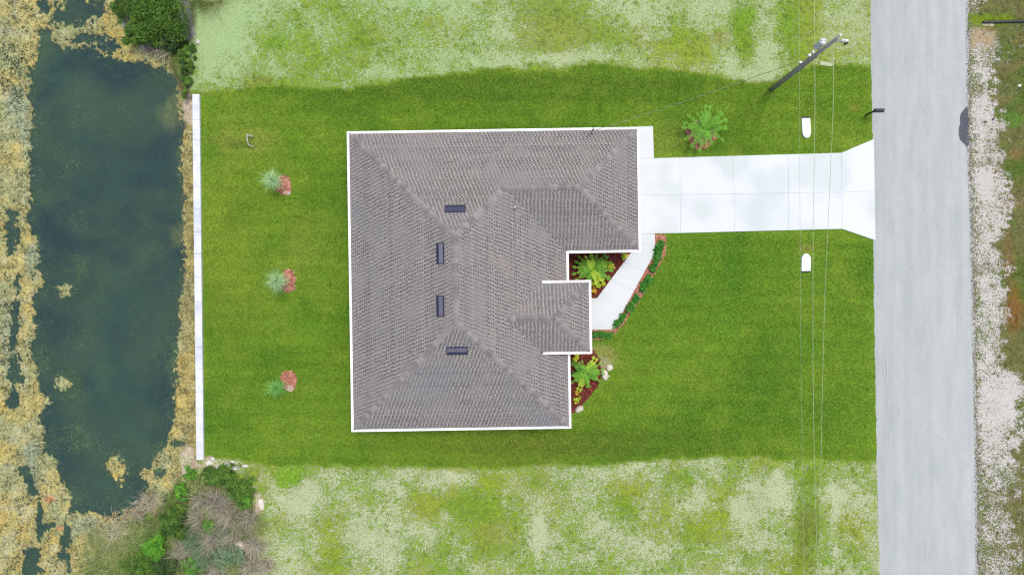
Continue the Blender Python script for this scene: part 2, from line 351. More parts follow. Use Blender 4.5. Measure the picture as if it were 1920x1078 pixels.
gb = .80+(nm-.5)*.5-blob(5,640,30,120,.7,.5)*.1-np.clip(blob(18,85,20,20,.7,.6)+blob(22,120,18,20,.7,.5)+blob(5,170,30,40,.7,.6), 0, 1)*.28-ss(318, 334, X)*(Y > 200)*.10-blob(270,960,80,40,.7,.4)*.15
tanS = lay(col(A(74,88,66)), A(128,120,82), ss(318, 330, X))
# under water: silt coloured dark for light lost in deep water, with olive weed
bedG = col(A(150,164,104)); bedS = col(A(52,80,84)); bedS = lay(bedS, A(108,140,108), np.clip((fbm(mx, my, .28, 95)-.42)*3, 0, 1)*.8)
yel = np.clip(blob(310,205,30,34,.8,.4)*1.3+blob(345,590,18,70,.5,.3)+blob(340,760,20,70,.6,.3)+blob(322,440,26,20,.8,.5)+blob(350,420,20,40,.5,.3), 0, 1)
bedS = lay(bedS, A(216,208,120,.8), yel*.9); bedG = lay(bedG, A(226,206,124,.8), yel*.9)
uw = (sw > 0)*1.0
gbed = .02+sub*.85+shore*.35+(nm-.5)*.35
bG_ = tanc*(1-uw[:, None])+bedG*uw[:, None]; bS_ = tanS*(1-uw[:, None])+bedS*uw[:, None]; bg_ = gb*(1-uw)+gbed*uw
inb = bas*(1-sand)
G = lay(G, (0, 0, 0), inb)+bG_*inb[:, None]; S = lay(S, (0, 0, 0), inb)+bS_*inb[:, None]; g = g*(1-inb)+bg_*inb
g = np.where((rgh > .5) & (inb < .5) & (bm < .5), .52+(np.clip(g, -.15, 1.15)-.47)*.66, g)
g = g+np.where((vg > .5), .05, 0)-blob(400, 70, 60, 80, .8, .4)*.22*(Y < 175)
G = np.clip(G*np.where(inb > .5, 1.0, 1.17)[:, None], 0, 1); S = np.clip(S, 0, 1)
_l = ((rgh > .3) & (inb < .5) & (bm < .5) & (vg < .5))[:, None]
G = np.where(_l, G*.55+np.array(A(136,158,62,.74))[None, :]*.45, G); S = np.where(_l & (Y > 700)[:, None], S*.6+np.array(A(194,207,152,.66))[None, :]*.55, S)
mow = np.sin((Y-X*.0157)*.21+nl*2)*.05*(rgh < .5)
G = G*(1+mow[:, None])
lawnness = np.clip((1-rgh)*(1-vg)*(1-bm)*(1-inb)*(1-sand), 0, 1)
wet = inb

gm = NT('ground_cover')
pos = gm.pos(); aG = gm.attr('growth').outputs['Color']; aS = gm.attr('soil').outputs['Color']; ag = gm.attr('cover').outputs['Fac']; al = gm.attr('lawnness').outputs['Fac']; aw = gm.attr('wet').outputs['Fac']
n1 = gm.noise(pos, 1.5, 5, .6); n2 = gm.noise(pos, 5.5, 5, .7); n3 = gm.noise(pos, 17, 4, .7); n4 = gm.noise(pos, 11, 3, .6)
N = gm.math('ADD', gm.math('MULTIPLY', n1, .25), gm.math('ADD', gm.math('MULTIPLY', n2, .4), gm.math('MULTIPLY', n4, .35)))
N = gm.math('MULTIPLY_ADD', gm.math('SUBTRACT', N, .5), 4.6, .5)
t = gm.math('SUBTRACT', gm.math('ADD', N, ag), 1.0)
cf = gm.ramp(t, -.19, .22)
# fine streaky blades: stretched noise
mp = gm.n('ShaderNodeMapping'); mp.inputs['Scale'].default_value = (1, .45, 1); mp.inputs['Rotation'].default_value = (0, 0, .5); gm.l(pos, mp.inputs[0])
n5 = gm.noise(mp.outputs[0], 17, 3, .7)
vl = gm.math('MULTIPLY', gm.ramp(n3, .3, .7, .62, 1.42, False), gm.ramp(n2, .3, .7, .62, 1.42, False))
vl = gm.math('MULTIPLY', vl, gm.ramp(n5, .3, .7, .78, 1.24, False)); vl = gm.math('MULTIPLY', vl, gm.ramp(n1, .3, .7, .86, 1.16, False))
gcol = gm.scale(aG, vl)
gcol = gm.mix(gm.math('MULTIPLY', gm.ramp(n4, .50, .66), gm.math('MULTIPLY', al, .50)), gcol, A(158,172,92))
gcol = gm.mix(gm.math('MULTIPLY', gm.ramp(n1, .46, .66), gm.math('MULTIPLY', al, .26)), gcol, A(124,134,54))
dark_fleck = gm.math('MULTIPLY', gm.ramp(gm.noise(pos, 7, 4, .75), .55, .66), gm.math('MULTIPLY', aw, .8))
gcol = gm.mix(dark_fleck, gcol, A(72,78,56))
scol = gm.scale(aS, gm.ramp(gm.noise(pos, 30, 3, .7), .25, .75, .86, 1.14, False))
speck = gm.math('MULTIPLY', gm.ramp(gm.noise(pos, 8, 4, .7), .575, .65), gm.math('SUBTRACT', 1.0, aw))
scol = gm.mix(gm.math('MULTIPLY', speck, .62), scol, A(96,106,66))
c = gm.mix(cf, scol, gcol)
gm.bump(gm.math('ADD', gm.math('ADD', n2, n3), gm.math('MULTIPLY', cf, .6)), .7, .05)
GROUND = gm.fin(c, .95, .12)

VX = (X-960)/PPM; VY = (539-Y)/PPM
ii, jj = np.meshgrid(np.arange(nxp-1), np.arange(nyp-1), indexing='ij'); ii = ii.ravel(); jj = jj.ravel()
Q = np.stack([ii*nyp+jj, ii*nyp+jj+1, (ii+1)*nyp+jj+1, (ii+1)*nyp+jj], 1)    # y runs down in px -> CCW seen from above
cX, cY, cZ, cB, cT = X[Q].mean(1), Y[Q].mean(1), H[Q].max(1), sb[Q].mean(1), sw[Q].mean(1)
cyn = np.interp(cX, NB[:, 0], NB[:, 1]); cys = np.interp(cX, SB[:, 0], SB[:, 1])
inbasin = (cB > 6)
reg = np.where(inbasin & (cZ > ZW+.004), 1, np.where(inbasin, 2, np.where(cX > 1740, 3, np.where((bm[Q].mean(1) > .5) | ((cX < 372) & (cY > 100)) | (cX < 360), 4, np.where(cY < cyn, 5, np.where(cY > cys, 6, 0))))))
VV = np.stack([VX, VY, H], 1)
GROUND_OBJ = {}
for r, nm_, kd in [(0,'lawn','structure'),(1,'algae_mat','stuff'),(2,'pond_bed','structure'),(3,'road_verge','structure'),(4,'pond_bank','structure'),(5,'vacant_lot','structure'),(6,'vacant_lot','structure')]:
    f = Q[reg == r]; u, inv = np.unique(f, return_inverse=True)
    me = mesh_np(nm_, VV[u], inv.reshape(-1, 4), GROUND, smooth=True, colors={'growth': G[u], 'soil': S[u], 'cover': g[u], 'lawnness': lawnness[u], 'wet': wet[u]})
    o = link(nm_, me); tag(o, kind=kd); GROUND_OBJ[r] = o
tag(GROUND_OBJ[1], 'tan and yellow-green algae mats floating along the pond edges', 'algae')

# ---- pond water sheet
wm = NT('pond_water'); p = wm.pos()
wn = wm.n('ShaderNodeTexNoise'); wm.l(p, wn.inputs['Vector']); wn.inputs['Scale'].default_value = .13; wn.inputs['Detail'].default_value = 7; wn.inputs['Roughness'].default_value = .6; wn.inputs['Distortion'].default_value = 1.2
turb = wm.mix(wm.ramp(wn.outputs[0], .34, .66), A(62,90,92,.67), A(88,116,92,.68))
turb = wm.scale(turb, wm.ramp(wm.noise(p, 10, 4, .8), .3, .7, .78, 1.22, False))
df = wm.n('ShaderNodeBsdfDiffuse'); wm.l(turb, df.inputs[0])
trn = wm.n('ShaderNodeBsdfTransparent'); trn.inputs[0].default_value = (.80, .88, .86, 1)
m1 = wm.n('ShaderNodeMixShader'); m1.inputs[0].default_value = .50; wm.l(df.outputs[0], m1.inputs[1]); wm.l(trn.outputs[0], m1.inputs[2])
gl = wm.n('ShaderNodeBsdfGlossy'); gl.inputs['Roughness'].default_value = .12
bp = wm.n('ShaderNodeBump'); bp.inputs['Strength'].default_value = .25; bp.inputs['Distance'].default_value = .02; wm.l(wm.noise(p, 5, 3), bp.inputs['Height']); wm.l(bp.outputs[0], gl.inputs['Normal'])
fr = wm.n('ShaderNodeFresnel'); fr.inputs[0].default_value = 1.33
m2 = wm.n('ShaderNodeMixShader'); wm.l(fr.outputs[0], m2.inputs[0]); wm.l(m1.outputs[0], m2.inputs[1]); wm.l(gl.outputs[0], m2.inputs[2]); wm.l(m2.outputs[0], wm.out.inputs[0])
wb = MB()
def pp(l, z=0): return [P(x, y, 0) for x, y in l]
wpoly = [(-400,-400),(255,-400),(255,-10),(246,62),(274,92),(318,100),(338,140),(346,178),(366,186),(370,200),(376,855),(366,864),(340,905),(312,950),(262,985),(205,1020),(165,1078),(120,1180),(60,1500),(-400,1500)]
wb.add([(x, y, ZW) for x, y in pp(wpoly)], [tuple(range(len(wpoly)))[::-1]])
o = wb.build('pond_water', wm.m); tag(o, kind='structure')

# ------------------------------------------------------------------ road
rm = NT('worn_asphalt'); p = rm.pos()
mp = rm.n('ShaderNodeMapping'); mp.inputs['Scale'].default_value = (1.0, .22, 1); mp.inputs['Rotation'].default_value = (0, 0, -TH); rm.l(p, mp.inputs[0])
st = rm.noise(mp.outputs[0], 1.6, 4, .6)
c = rm.mix(rm.ramp(st, .3, .7), A(194,202,200), A(206,212,208))
c = rm.mix(rm.math('MULTIPLY', rm.ramp(rm.noise(p, .7, 4, .6), .5, .75), .35), c, A(204,201,206))
c = rm.scale(c, rm.ramp(rm.noise(p, 9, 4, .8), .3, .7, .93, 1.07, False)); c = rm.scale(c, rm.ramp(rm.noise(p, 26, 3, .8), .25, .75, .84, 1.16, False))
pits = rm.ramp(rm.noise(p, 14, 2, .5), .70, .76)
c = rm.mix(rm.math('MULTIPLY', pits, .45), c, A(130,132,136))
trk = rm.n('ShaderNodeMapping'); trk.inputs['Scale'].default_value = (1.8, .05, 1); trk.inputs['Rotation'].default_value = (0, 0, -TH); rm.l(p, trk.inputs[0])
c = rm.scale(c, rm.ramp(rm.noise(trk.outputs[0], 1.0, 3, .6), .35, .65, .955, 1.03, False))
ck = rm.n('ShaderNodeTexVoronoi', feature='DISTANCE_TO_EDGE'); rm.l(rm.mix(.25, p, rm.noise(p, 1.2, 3)) if False else p, ck.inputs['Vector']); ck.inputs['Scale'].default_value = .22
ckm = rm.math('MULTIPLY', rm.ramp(ck.outputs['Distance'], .0, .006, 1, 0), rm.ramp(rm.noise(p, .35, 2), .55, .62))
c = rm.mix(rm.math('MULTIPLY', ckm, .0), c, A(120,120,122))
rm.bump(rm.noise(p, 60, 3, .7), .5, .01)
ROAD = rm.fin(c, .92, .2)
# road outline with slightly ragged edges
def lx(y): return np.interp(y, [-9000,-900,0,60,250,560,780,900,1078,2000,9001], [1494,1622,1635,1635,1638,1641,1645,1647,1652,1668,1778])
def rx(y): return np.interp(y, [-9000,-900,0,200,270,420,560,700,800,900,1078,2000,9001], [1670,1798,1813,1814,1814,1820,1823,1826,1828,1829,1831,1846,1956])
ysr = list(range(-9000, -900, 300))+list(range(-900, 2000, 6))+list(range(2000, 9001, 350)); vs = []
for y in ysr:
    a = lx(y)+.4*math.sin(y*.13)+rng.normal(0, .35); b = rx(y)+1.0*math.sin(y*.07+1)+rng.normal(0, .7)
    if 655 < y < 682: b -= 3.5*math.sin((y-655)/27*math.pi)
    for q, z in ((a-4, -.02), (a, .03), ((a+b)/2, .07), (b, .03), (b+4, -.02)):
        x_, y_ = P(q, y); vs.append((x_, y_, z))
fs = [(5*i+k, 5*(i+1)+k, 5*(i+1)+k+1, 5*i+k+1) for i in range(len(ysr)-1) for k in range(4)]
me = mesh_np('road', vs, fs, ROAD, smooth=True); tag(link('road', me), kind='structure')
# tar patch on the east edge
def sheet(name, pts, z, mat, th=.006, parent=None, bevel=0):
    m = MB(); m.prism([P(x, y) for x, y in pts], z-th, z); return m.build(name, mat, parent, bevel)
PATCH = simple('fresh_asphalt', A(98,101,110), .9, .25, 9, .3, bump=.01)
pts = [(1812,200),(1808,205),(1801,213),(1799,222),(1800,232),(1797,241),(1797,252),(1799,262),(1804,267),(1808,271),(1813,276),(1816,272),(1815.5,262),(1814.6,250),(1814.6,235),(1814.6,220),(1814,208)]
o = sheet('asphalt_patch', pts, .052, PATCH, .02); tag(o, 'dark grey asphalt patch on the right edge of the road', 'road patch')
# tyre streak and chalk-like scuffs worn into the road surface
SCUFF = simple('pale_scuff', A(226,229,232), .9, .2, 30)
scuff = empty('tyre_scuff', (*P(1665, 800), .06)); tag(scuff, 'thin broken pale scuff line along the left side of the road', 'road mark')
for k in range(30):
    m = MB(); y0 = 678+k*8.2; xx = np.interp(y0, [678, 770, 810, 930], [1662, 1664, 1668, 1670])
    if random.random() < (.25 if k < 12 else .5) and k not in (0, 1, 2): continue
    x0_, yy0 = P(xx, y0); x1_, yy1 = P(xx+.5, y0+7)
    m.add([(x0_-.02, yy0, .066), (x0_+.02, yy0, .067), (x1_+.02, yy1, .067), (x1_-.02, yy1, .066)], [(0, 3, 2, 1)]); q_ = scuff.location; m.v = [(a-q_.x, b-q_.y, c_-q_.z) for a, b, c_ in m.v]
    m.build('dash', SCUFF, scuff)

# (loose grit is added after the chip helper exists)
# ------------------------------------------------------------------ concrete drive, walk
cm = NT('new_concrete'); p = cm.pos(); oi = cm.n('ShaderNodeObjectInfo').outputs['Random']
c = cm.mix(cm.ramp(cm.noise(p, .35, 2, .4), .42, .62), A(240,246,248,.66), A(227,236,234,.65))
c = cm.scale(c, cm.ramp(cm.noise(p, 14, 3, .6), .3, .7, .97, 1.03, False)); c = cm.scale(c, cm.ramp(oi, 0, 1, .975, 1.01, False))
cm.bump(cm.noise(p, 60, 2), .3, .004)
CONC = cm.fin(c, .85, .25)
def inset(pts, d):
    n = len(pts); out = []
    a = sum(pts[i][0]*pts[(i+1)%n][1]-pts[(i+1)%n][0]*pts[i][1] for i in range(n)); sg = 1 if a > 0 else -1
    for i in range(n):
        p0, p1, p2 = Vector(pts[i-1]), Vector(pts[i]), Vector(pts[(i+1) % n])
        e0 = (p1-p0).normalized(); e1 = (p2-p1).normalized()
        n0 = Vector((-e0.y, e0.x))*sg; n1_ = Vector((-e1.y, e1.x))*sg
        k = (n0+n1_)/max(.3, 1+n0.dot(n1_)); out.append(tuple(p1+k*d))
    return out
def slabs(parent, polys, z=.06, gap=.006):
    base = parent
    for i, pl in enumerate(polys):
        m = MB(); w_ = inset([P(x, y) for x, y in pl], gap); m.prism(w_, -.06, z)
        m.build('concrete_slab', CONC, base, .006)
drive = empty('driveway', (0, 0, 0)); tag(drive, kind='structure')
def ty(x): return 297.0-(x-1226)*(297-287.0)/(1577-1226)     # north edge
def by(x): return 438.5-(x-1226)*(438.5-429.5)/(1577-1226)
def mid(x): return 366-(x-1226)*.0157*.9
polys = [[(1198,238),(1224,237),(1226,297),(1198,298)]]
xs = [1198, 1274, 1375, 1477, 1577]
for a, b in zip(xs[:-1], xs[1:]):
    ta, tb_ = (ty(a), ty(b)); ba, bb = by(a), by(b)
    if a == 1198: ta = 298; ba = 438.5
    polys.append([(a, ta), (b, tb_), (b+.8, mid(b)), (a+.8, mid(a))]); polys.append([(a+.8, mid(a)), (b+.8, mid(b)), (b+1.4, bb), (a+1.4, ba)])
polys += [[(1577, 287), (1638, 261), (1639.5, 359), (1577.8, 361)], [(1577.8, 361), (1639.5, 359), (1641, 451), (1578.4, 429.5)]]
slabs(drive, polys)
JD = simple('joint_dirt', A(218,225,226), .9)
m = MB(); m.prism([P(x, y) for x, y in [(1199,239),(1223,238),(1225,298),(1577,288),(1638,262),(1640,450),(1578,429),(1226,438),(1199,439)]], -.05, .045); m.build('joint_filler', JD, drive)
walk = empty('walkway', (0, 0, 0)); tag(walk, kind='structure')
wp = [[(1199,438.5),(1228,438.5),(1228,457),(1199,457)], [(1199,457),(1228,457),(1228,473.5),(1199,473.5)],
      [(1199,473.5),(1228,473.5),(1190,538),(1172,527),(1142,527),(1183,474)],
      ]
wp = [wp[0], [(1183,473),(1199,466),(1199,457),(1228,457),(1228,474),(1208,510),(1170,491)], [(1170,491),(1208,510),(1189,545),(1145,524)], [(1145,524),(1189,545),(1150,618),(1060,619),(1060,559),(1119,559)]]
slabs(walk, wp, .05)
m = MB(); m.prism([P(x, y) for x, y in [(1200,440),(1227,440),(1227,474),(1149,617),(1061,618),(1061,560),(1119,559),(1184,474),(1200,472)]], -.05, .035); m.build('joint_filler', JD, walk)

# ------------------------------------------------------------------ house
def rot2(u, v): return (u*math.cos(TH)-v*math.sin(TH), u*math.sin(TH)+v*math.cos(TH))
HC = (-1.0, .5); hx, hy = rot2(*HC)
house = empty('house', (hx, hy, 0), TH); tag(house, 'single storey white house with hipped grey shingle roof and white fascia', 'house')
def HL(u, v, z): return (u-HC[0], v-HC[1], z)
SL = 5/12.0; ZE = 2.75; ZP = 3.41
Wv, E1, E2, Nn, Ss, GS = -9.51, 7.57, 3.34, 9.25, -8.28, 1.94
PE, PN, PS = 4.55, .36, -3.88
RU = (Wv+E2)/2; RZ = ZE+(E2-RU)*SL; apN = (RU, Nn-(E2-RU)); apS = (RU, Ss+(E2-RU))
GR = (GS+Nn)/2; GZ = ZE+(Nn-GR)*SL; gE = (E1-(Nn-GR), GR); gW = (RU+(GR-apN[1]), GR)
PR = (PN+PS)/2; PZ = ZP+(PN-PR)*SL; pE = (PE-(PN-PR), PR); pW = (E2-(PZ-ZE)/SL, PR); pst = E2-(ZP-ZE)/SL
# planes: polygon in plan, eave origin, along, up-slope, eave z
planes = [
 ([(Wv,Nn),(Wv,Ss),apS,apN], (Wv,0), (0,1), (1,0), ZE),
 ([(Wv,Ss),(E2,Ss),apS], (0,Ss), (1,0), (0,1), ZE),
 ([(E1,Nn),(Wv,Nn),apN,gW,gE], (0,Nn), (1,0), (0,-1), ZE),
 ([(E2,Ss),(E2,GS),gW,apN,apS], (E2,0), (0,1), (-1,0), ZE),
 ([(E1,GS),(E1,Nn),gE], (E1,0), (0,1), (-1,0), ZE),
 ([(E2,GS),(E1,GS),gE,gW], (0,GS), (1,0), (0,1), ZE),
 ([(PE,PN),(pst,PN),pW,pE], (0,PN), (1,0), (0,-1), ZP),
 ([(pst,PS),(PE,PS),pE,pW], (0,PS), (1,0), (0,1), ZP),
 ([(PE,PS),(PE,PN),pE], (PE,0), (0,1), (-1,0), ZP)]
def zpl(pt, o, n, ze): return ze+((pt[0]-o[0])*n[0]+(pt[1]-o[1])*n[1])*SL
def shmat(name, lo, hi):
    m = NT(name); t = m.attr('tint').outputs['Fac']; p = m.pos()
    c = m.mix(t, lo, hi)
    tone = m.noise(p, .8, 4, .6)
    c = m.mix(m.math('MULTIPLY', m.ramp(tone, .48, .68), .5), c, A(170,160,156))
    c = m.mix(m.math('MULTIPLY', m.ramp(m.noise(p, .35, 3), .45, .65), .35), c, A(152,154,158))
    c = m.scale(c, m.ramp(m.noise(p, 45, 2), .3, .7, .85, 1.15, False))
    return m.fin(c, .95, .15)
SH = shmat('roof_shingle', A(80,78,78,.58), A(206,200,194,.55))
dk = MB()
for poly, o_, e_, n_, ze in planes:
    dk.add([HL(x, y, zpl((x, y), o_, n_, ze)) for x, y in poly], [tuple(range(len(poly)))])
roof = dk.build('roof', simple('roof_underlay', A(140,137,138), .95), house)
SV = []; SF = []; ST = []
def interval(poly, o_, e_, n_, d):
    hits = []
    for i in range(len(poly)):
        p0, p1 = poly[i], poly[(i+1) % len(poly)]
        d0 = (p0[0]-o_[0])*n_[0]+(p0[1]-o_[1])*n_[1]; d1 = (p1[0]-o_[0])*n_[0]+(p1[1]-o_[1])*n_[1]
        if (d0-d)*(d1-d) < 0:
            t_ = (d-d0)/(d1-d0); q = (p0[0]+t_*(p1[0]-p0[0]), p0[1]+t_*(p1[1]-p0[1])); hits.append(q[0]*e_[0]+q[1]*e_[1])
    return (min(hits), max(hits)) if len(hits) >= 2 else None
CE = .1325
def addq(pts3, t_):
    b = len(SV); SV.extend(pts3); SF.append((b, b+1, b+2, b+3)); ST.extend([t_]*4)
for poly, o_, e_, n_, ze in planes:
    def pt(a, d, lift): 
        x = o_[0]*abs(n_[0])+e_[0]*a+n_[0]*d; y = o_[1]*abs(n_[1])+e_[1]*a+n_[1]*d
        return HL(x, y, ze+d*SL+lift)
    flip = (e_[0]*n_[1]-e_[1]*n_[0]) < 0
    dmax = max((q[0]-o_[0])*n_[0]+(q[1]-o_[1])*n_[1] for q in poly)
    k = 0; d = .125
    while d < dmax-.03:
        it = interval(poly, o_, e_, n_, d+CE*.5)
        if it:
            a0, a1 = it; pitch = .215; off = (k*.37*pitch+rng.uniform(-.022, .022)) % pitch
            a = a0-off
            tone = rng.normal(0, .05)
            # course base strip
            q = [pt(a0, d, .004), pt(a1, d, .004), pt(a1, d+CE, .001), pt(a0, d+CE, .001)]
            if flip: q = q[::-1]
            addq(q, np.clip(.60+tone, 0, 1))
            while a < a1:
                gap = rng.uniform(.115, .155); j = rng.uniform(-.02, .02)
                g0, g1 = max(a+j, a0), min(a+j+gap, a1)             # dark slot between two tabs
                if g1 > g0+.01:
                    q = [pt(g0, d+.002, .007), pt(g1, d+.002, .007), pt(g1, d+CE*.46, .005), pt(g0, d+CE*.46, .005)]
                    if flip: q = q[::-1]
                    addq(q, rng.uniform(0, .18))
                t0, t1 = max(a+j+gap, a0), min(a+pitch+rng.uniform(-.008, .008), a1)
                if t1 > t0+.01:
                    tt = float(np.clip(rng.normal(.97, .10)+tone, 0, 1.15)); l0, l1 = .020, .008
                    A_, B_, C_, D_ = pt(t0, d, l0), pt(t1, d, l0), pt(t1, d+CE*.98, l1), pt(t0, d+CE*.98, l1)
                    a_, b_, c_, d_ = pt(t0, d, .002), pt(t1, d, .002), pt(t1, d+CE*.98, .001), pt(t0, d+CE*.98, .001)
                    M0, M1 = pt(t0, d+CE*.5, .014), pt(t1, d+CE*.5, .014)
                    q = [M0, M1, C_, D_]; addq(q[::-1] if flip else q, float(np.clip(rng.normal(.56, .08)+tone, 0, 1)))
                    for q in ([A_, B_, M1, M0], [a_, b_, B_, A_], [b_, c_, C_, B_], [d_, a_, A_, D_]):
                        addq(q[::-1] if flip else q, tt)
                a += pitch
        d += CE; k += 1
me = mesh_np('roof_shingles', SV, SF, SH, tint=ST)
o = link('shingle', me, roof); tag(o, kind='stuff')
# hip and ridge cap shingles
CAP = NT('cap_shingle'); oi = CAP.n('ShaderNodeObjectInfo').outputs['Random']; p = CAP.pos()
c = CAP.mix(oi, A(144,140,140,.57), A(180,175,172,.57)); c = CAP.scale(c, CAP.ramp(CAP.noise(p, 30, 2), .3, .7, .88, 1.12, False)); CAPM = CAP.fin(c, .95, .15)
def capmesh(k, name):
    m = MB(); w_ = .165; L = .27; l0, l1 = .034, .016
    top = [(0,-w_,-w_*k+l0),(0,0,l0+.004),(0,w_,-w_*k+l0),(L,-w_,-w_*k+l1),(L,0,l1+.004),(L,w_,-w_*k+l1)]
    bot = [(x, y*1.0, z-.022) for x, y, z in top]
    m.add(top+bot, [(0,3,4,1),(1,4,5,2),(0,1,7,6),(1,2,8,7),(3,0,6,9),(2,5,11,8),(4,3,9,10),(5,4,10,11)])
    me = bpy.data.meshes.new(name); me.from_pydata(m.v, [], [f[::-1] if i < 2 else f for i, f in enumerate(m.f)]); me.materials.append(CAPM)
    return me
cm_r = capmesh(SL, 'cap_ridge'); cm_h = capmesh(SL/math.sqrt(2), 'cap_hip')
def caps(p0, p1, me, start=.12):
    p0 = Vector(HL(*p0)); p1 = Vector(HL(*p1)); d = p1-p0; L = d.length; dn = d.normalized(); n = int((L-start)/.25)
    yaw = math.atan2(d.y, d.x); pit = math.asin(dn.z)
    for i in range(n+1):
        q = p0+dn*(start+i*.25)
        if (q-p0).length > L-.1: break
        o = link('ridge_cap', me, roof, q); o.rotation_euler = (random.uniform(-.02, .02), -pit, yaw+random.uniform(-.03, .03))
        o.location.z += .004*random.random()
caps((Wv,Nn,ZE), (*apN,RZ), cm_h); caps((Wv,Ss,ZE), (*apS,RZ), cm_h); caps((E2,Ss,ZE), (*apS,RZ), cm_h)
caps((*gW,GZ), (*apN,RZ), cm_h, 0); caps((E1,Nn,ZE), (*gE,GZ), cm_h); caps((E1,GS,ZE), (*gE,GZ), cm_h)
caps((PE,PN,ZP), (*pE,PZ), cm_h); caps((PE,PS,ZP), (*pE,PZ), cm_h)
caps((*apS,RZ), (*apN,RZ), cm_r, 0); caps((*gE,GZ), (*gW,GZ), cm_r, 0); caps((*pE,PZ), (*pW,PZ), cm_r, 0)
# fascia / drip edge
WHITE = simple('white_trim', (.82,.82,.83), .45, .02, 3, .4)
def fascia(a, b, ze, inn, w_=.14):
    """a->b along the outer edge, inn = inward unit"""
    m = MB(); i = Vector(inn)*w_; A0 = Vector(a); B0 = Vector(b)
    m.prism([tuple(A0), tuple(B0), tuple(B0+i), tuple(A0+i)], ze-.17, ze+w_*SL+.022)
    me_v = [HL(x, y, z) for x, y, z in m.v]; m.v = me_v
    m.build('fascia', WHITE, house, .012)
F_ = .14
fascia((Wv,Ss), (Wv,Nn), ZE, (1,0)); fascia((Wv+F_,Nn), (E1-F_,Nn), ZE, (0,-1)); fascia((E1,Nn), (E1,GS), ZE, (-1,0)); fascia((E1-F_,GS), (E2-F_,GS), ZE, (0,1))
fascia((E2,GS), (E2,PN-.02), ZE, (-1,0)); fascia((E2,PS+.02), (E2,Ss), ZE, (-1,0)); fascia((E2-F_,Ss), (Wv+F_,Ss), ZE, (0,1))
fascia((pst-.02,PN), (PE-F_,PN), ZP, (0,-1)); fascia((PE,PN), (PE,PS), ZP, (-1,0)); fascia((PE-F_,PS), (pst-.02,PS), ZP, (0,1))
SOF = simple('soffit', (.7,.7,.7), .7)
def hprism(name, pts, z0, z1, mat, parent=house, bevel=0):
    m = MB(); m.prism(pts, z0, z1); m.v = [HL(*v) for v in m.v]; return m.build(name, mat, parent, bevel)
e = .02
hprism('soffit', [(Wv+e,Nn-e),(E1-e,Nn-e),(E1-e,GS+e),(E2-e,GS+e),(E2-e,Ss+e),(Wv+e,Ss+e)], ZE-.15, ZE-.12, SOF)
hprism('soffit', [(E2-.3,PN-e),(PE-e,PN-e),(PE-e,PS+e),(E2-.3,PS+e)], ZP-.15, ZP-.12, SOF)
STU = simple('white_stucco', (.66,.65,.61), .9, .05, 20, .2, bump=.004)
k = .45
hprism('wall', [(Wv+k,Nn-k),(E1-k,Nn-k),(E1-k,GS+k),(E2-k,GS+k),(E2-k,PN-.4),(E2-1.6,PN-.4),(E2-1.6,PS+.4),(E2-k,PS+.4),(E2-k,Ss+k),(Wv+k,Ss+k)], 0, ZE-.152, STU)
hprism('wall', [(E2-1.6,PN-.3),(E2-.1,PN-.3),(E2-.1,PN-.5),(E2-1.6,PN-.5)], ZE-.1, ZP-.152, STU)
hprism('wall', [(E2-1.6,PS+.3),(E2-.1,PS+.3),(E2-.1,PS+.5),(E2-1.6,PS+.5)], ZE-.1, ZP-.152, STU)
for cy_ in (PN-.45, PS+.45): hprism('porch_column', [(PE-.6,cy_-.15),(PE-.3,cy_-.15),(PE-.3,cy_+.15),(PE-.6,cy_+.15)], .06, ZP-.152, STU)
hprism('porch_floor', [(E2-1.6,PN-.4),(PE-.2,PN-.4),(PE-.2,PS+.4),(E2-1.6,PS+.4)], 0, .085, CONC)
DOORM = simple('garage_door_paint', (.75,.75,.75), .5, .03); GLASS = simple('window_glass', (.03,.04,.05), .08, .1, 3, .8)
gd = empty('garage_door', HL(E1-k+.03, GR, 0)); gd.parent = house
for i in range(4):
    m = MB(); m.box(0, .04, -2.44, 2.44, .06+i*.56, .06+i*.56+.55); m.build('panel', DOORM, gd, .01)
fd = hprism('front_door', [(E2-1.6,PR-.5),(E2-1.56,PR-.5),(E2-1.56,PR+.5),(E2-1.6,PR+.5)], .09, 2.15, simple('dark_door', (.06,.05,.05), .5))
def window(u, v, wdt, n_):
    m = MB(); a = (-n_[1], n_[0])
    def q(d0, d1, s, z0, z1, mm): mm.prism([(u+n_[0]*d0+a[0]*s0, v+n_[1]*d0+a[1]*s0) for s0 in s]+[(u+n_[0]*d1+a[0]*s0, v+n_[1]*d1+a[1]*s0) for s0 in s[::-1]], z0, z1)
    q(-.02, .03, (-wdt/2-.07, wdt/2+.07), .93, 2.17, m); m.v = [HL(*x) for x in m.v]; f = m.build('window', WHITE, house)
    m = MB(); q(.031, .04, (-wdt/2, wdt/2), 1.0, 2.1, m); m.v = [HL(*x) for x in m.v]; m.build('pane', GLASS, f)
for v_ in (6.5, 2.5, -1.5, -5.5): window(Wv+k, v_, 1.8, (-1, 0))
for u_ in (-6, -1): window(u_, Nn-k, 1.0, (0, 1)); window(u_, Ss+k, 1.0, (0, -1))
window(E2-k, -6.0, 1.6, (1, 0)); window(E2-k, 1.1, .7, (1, 0))
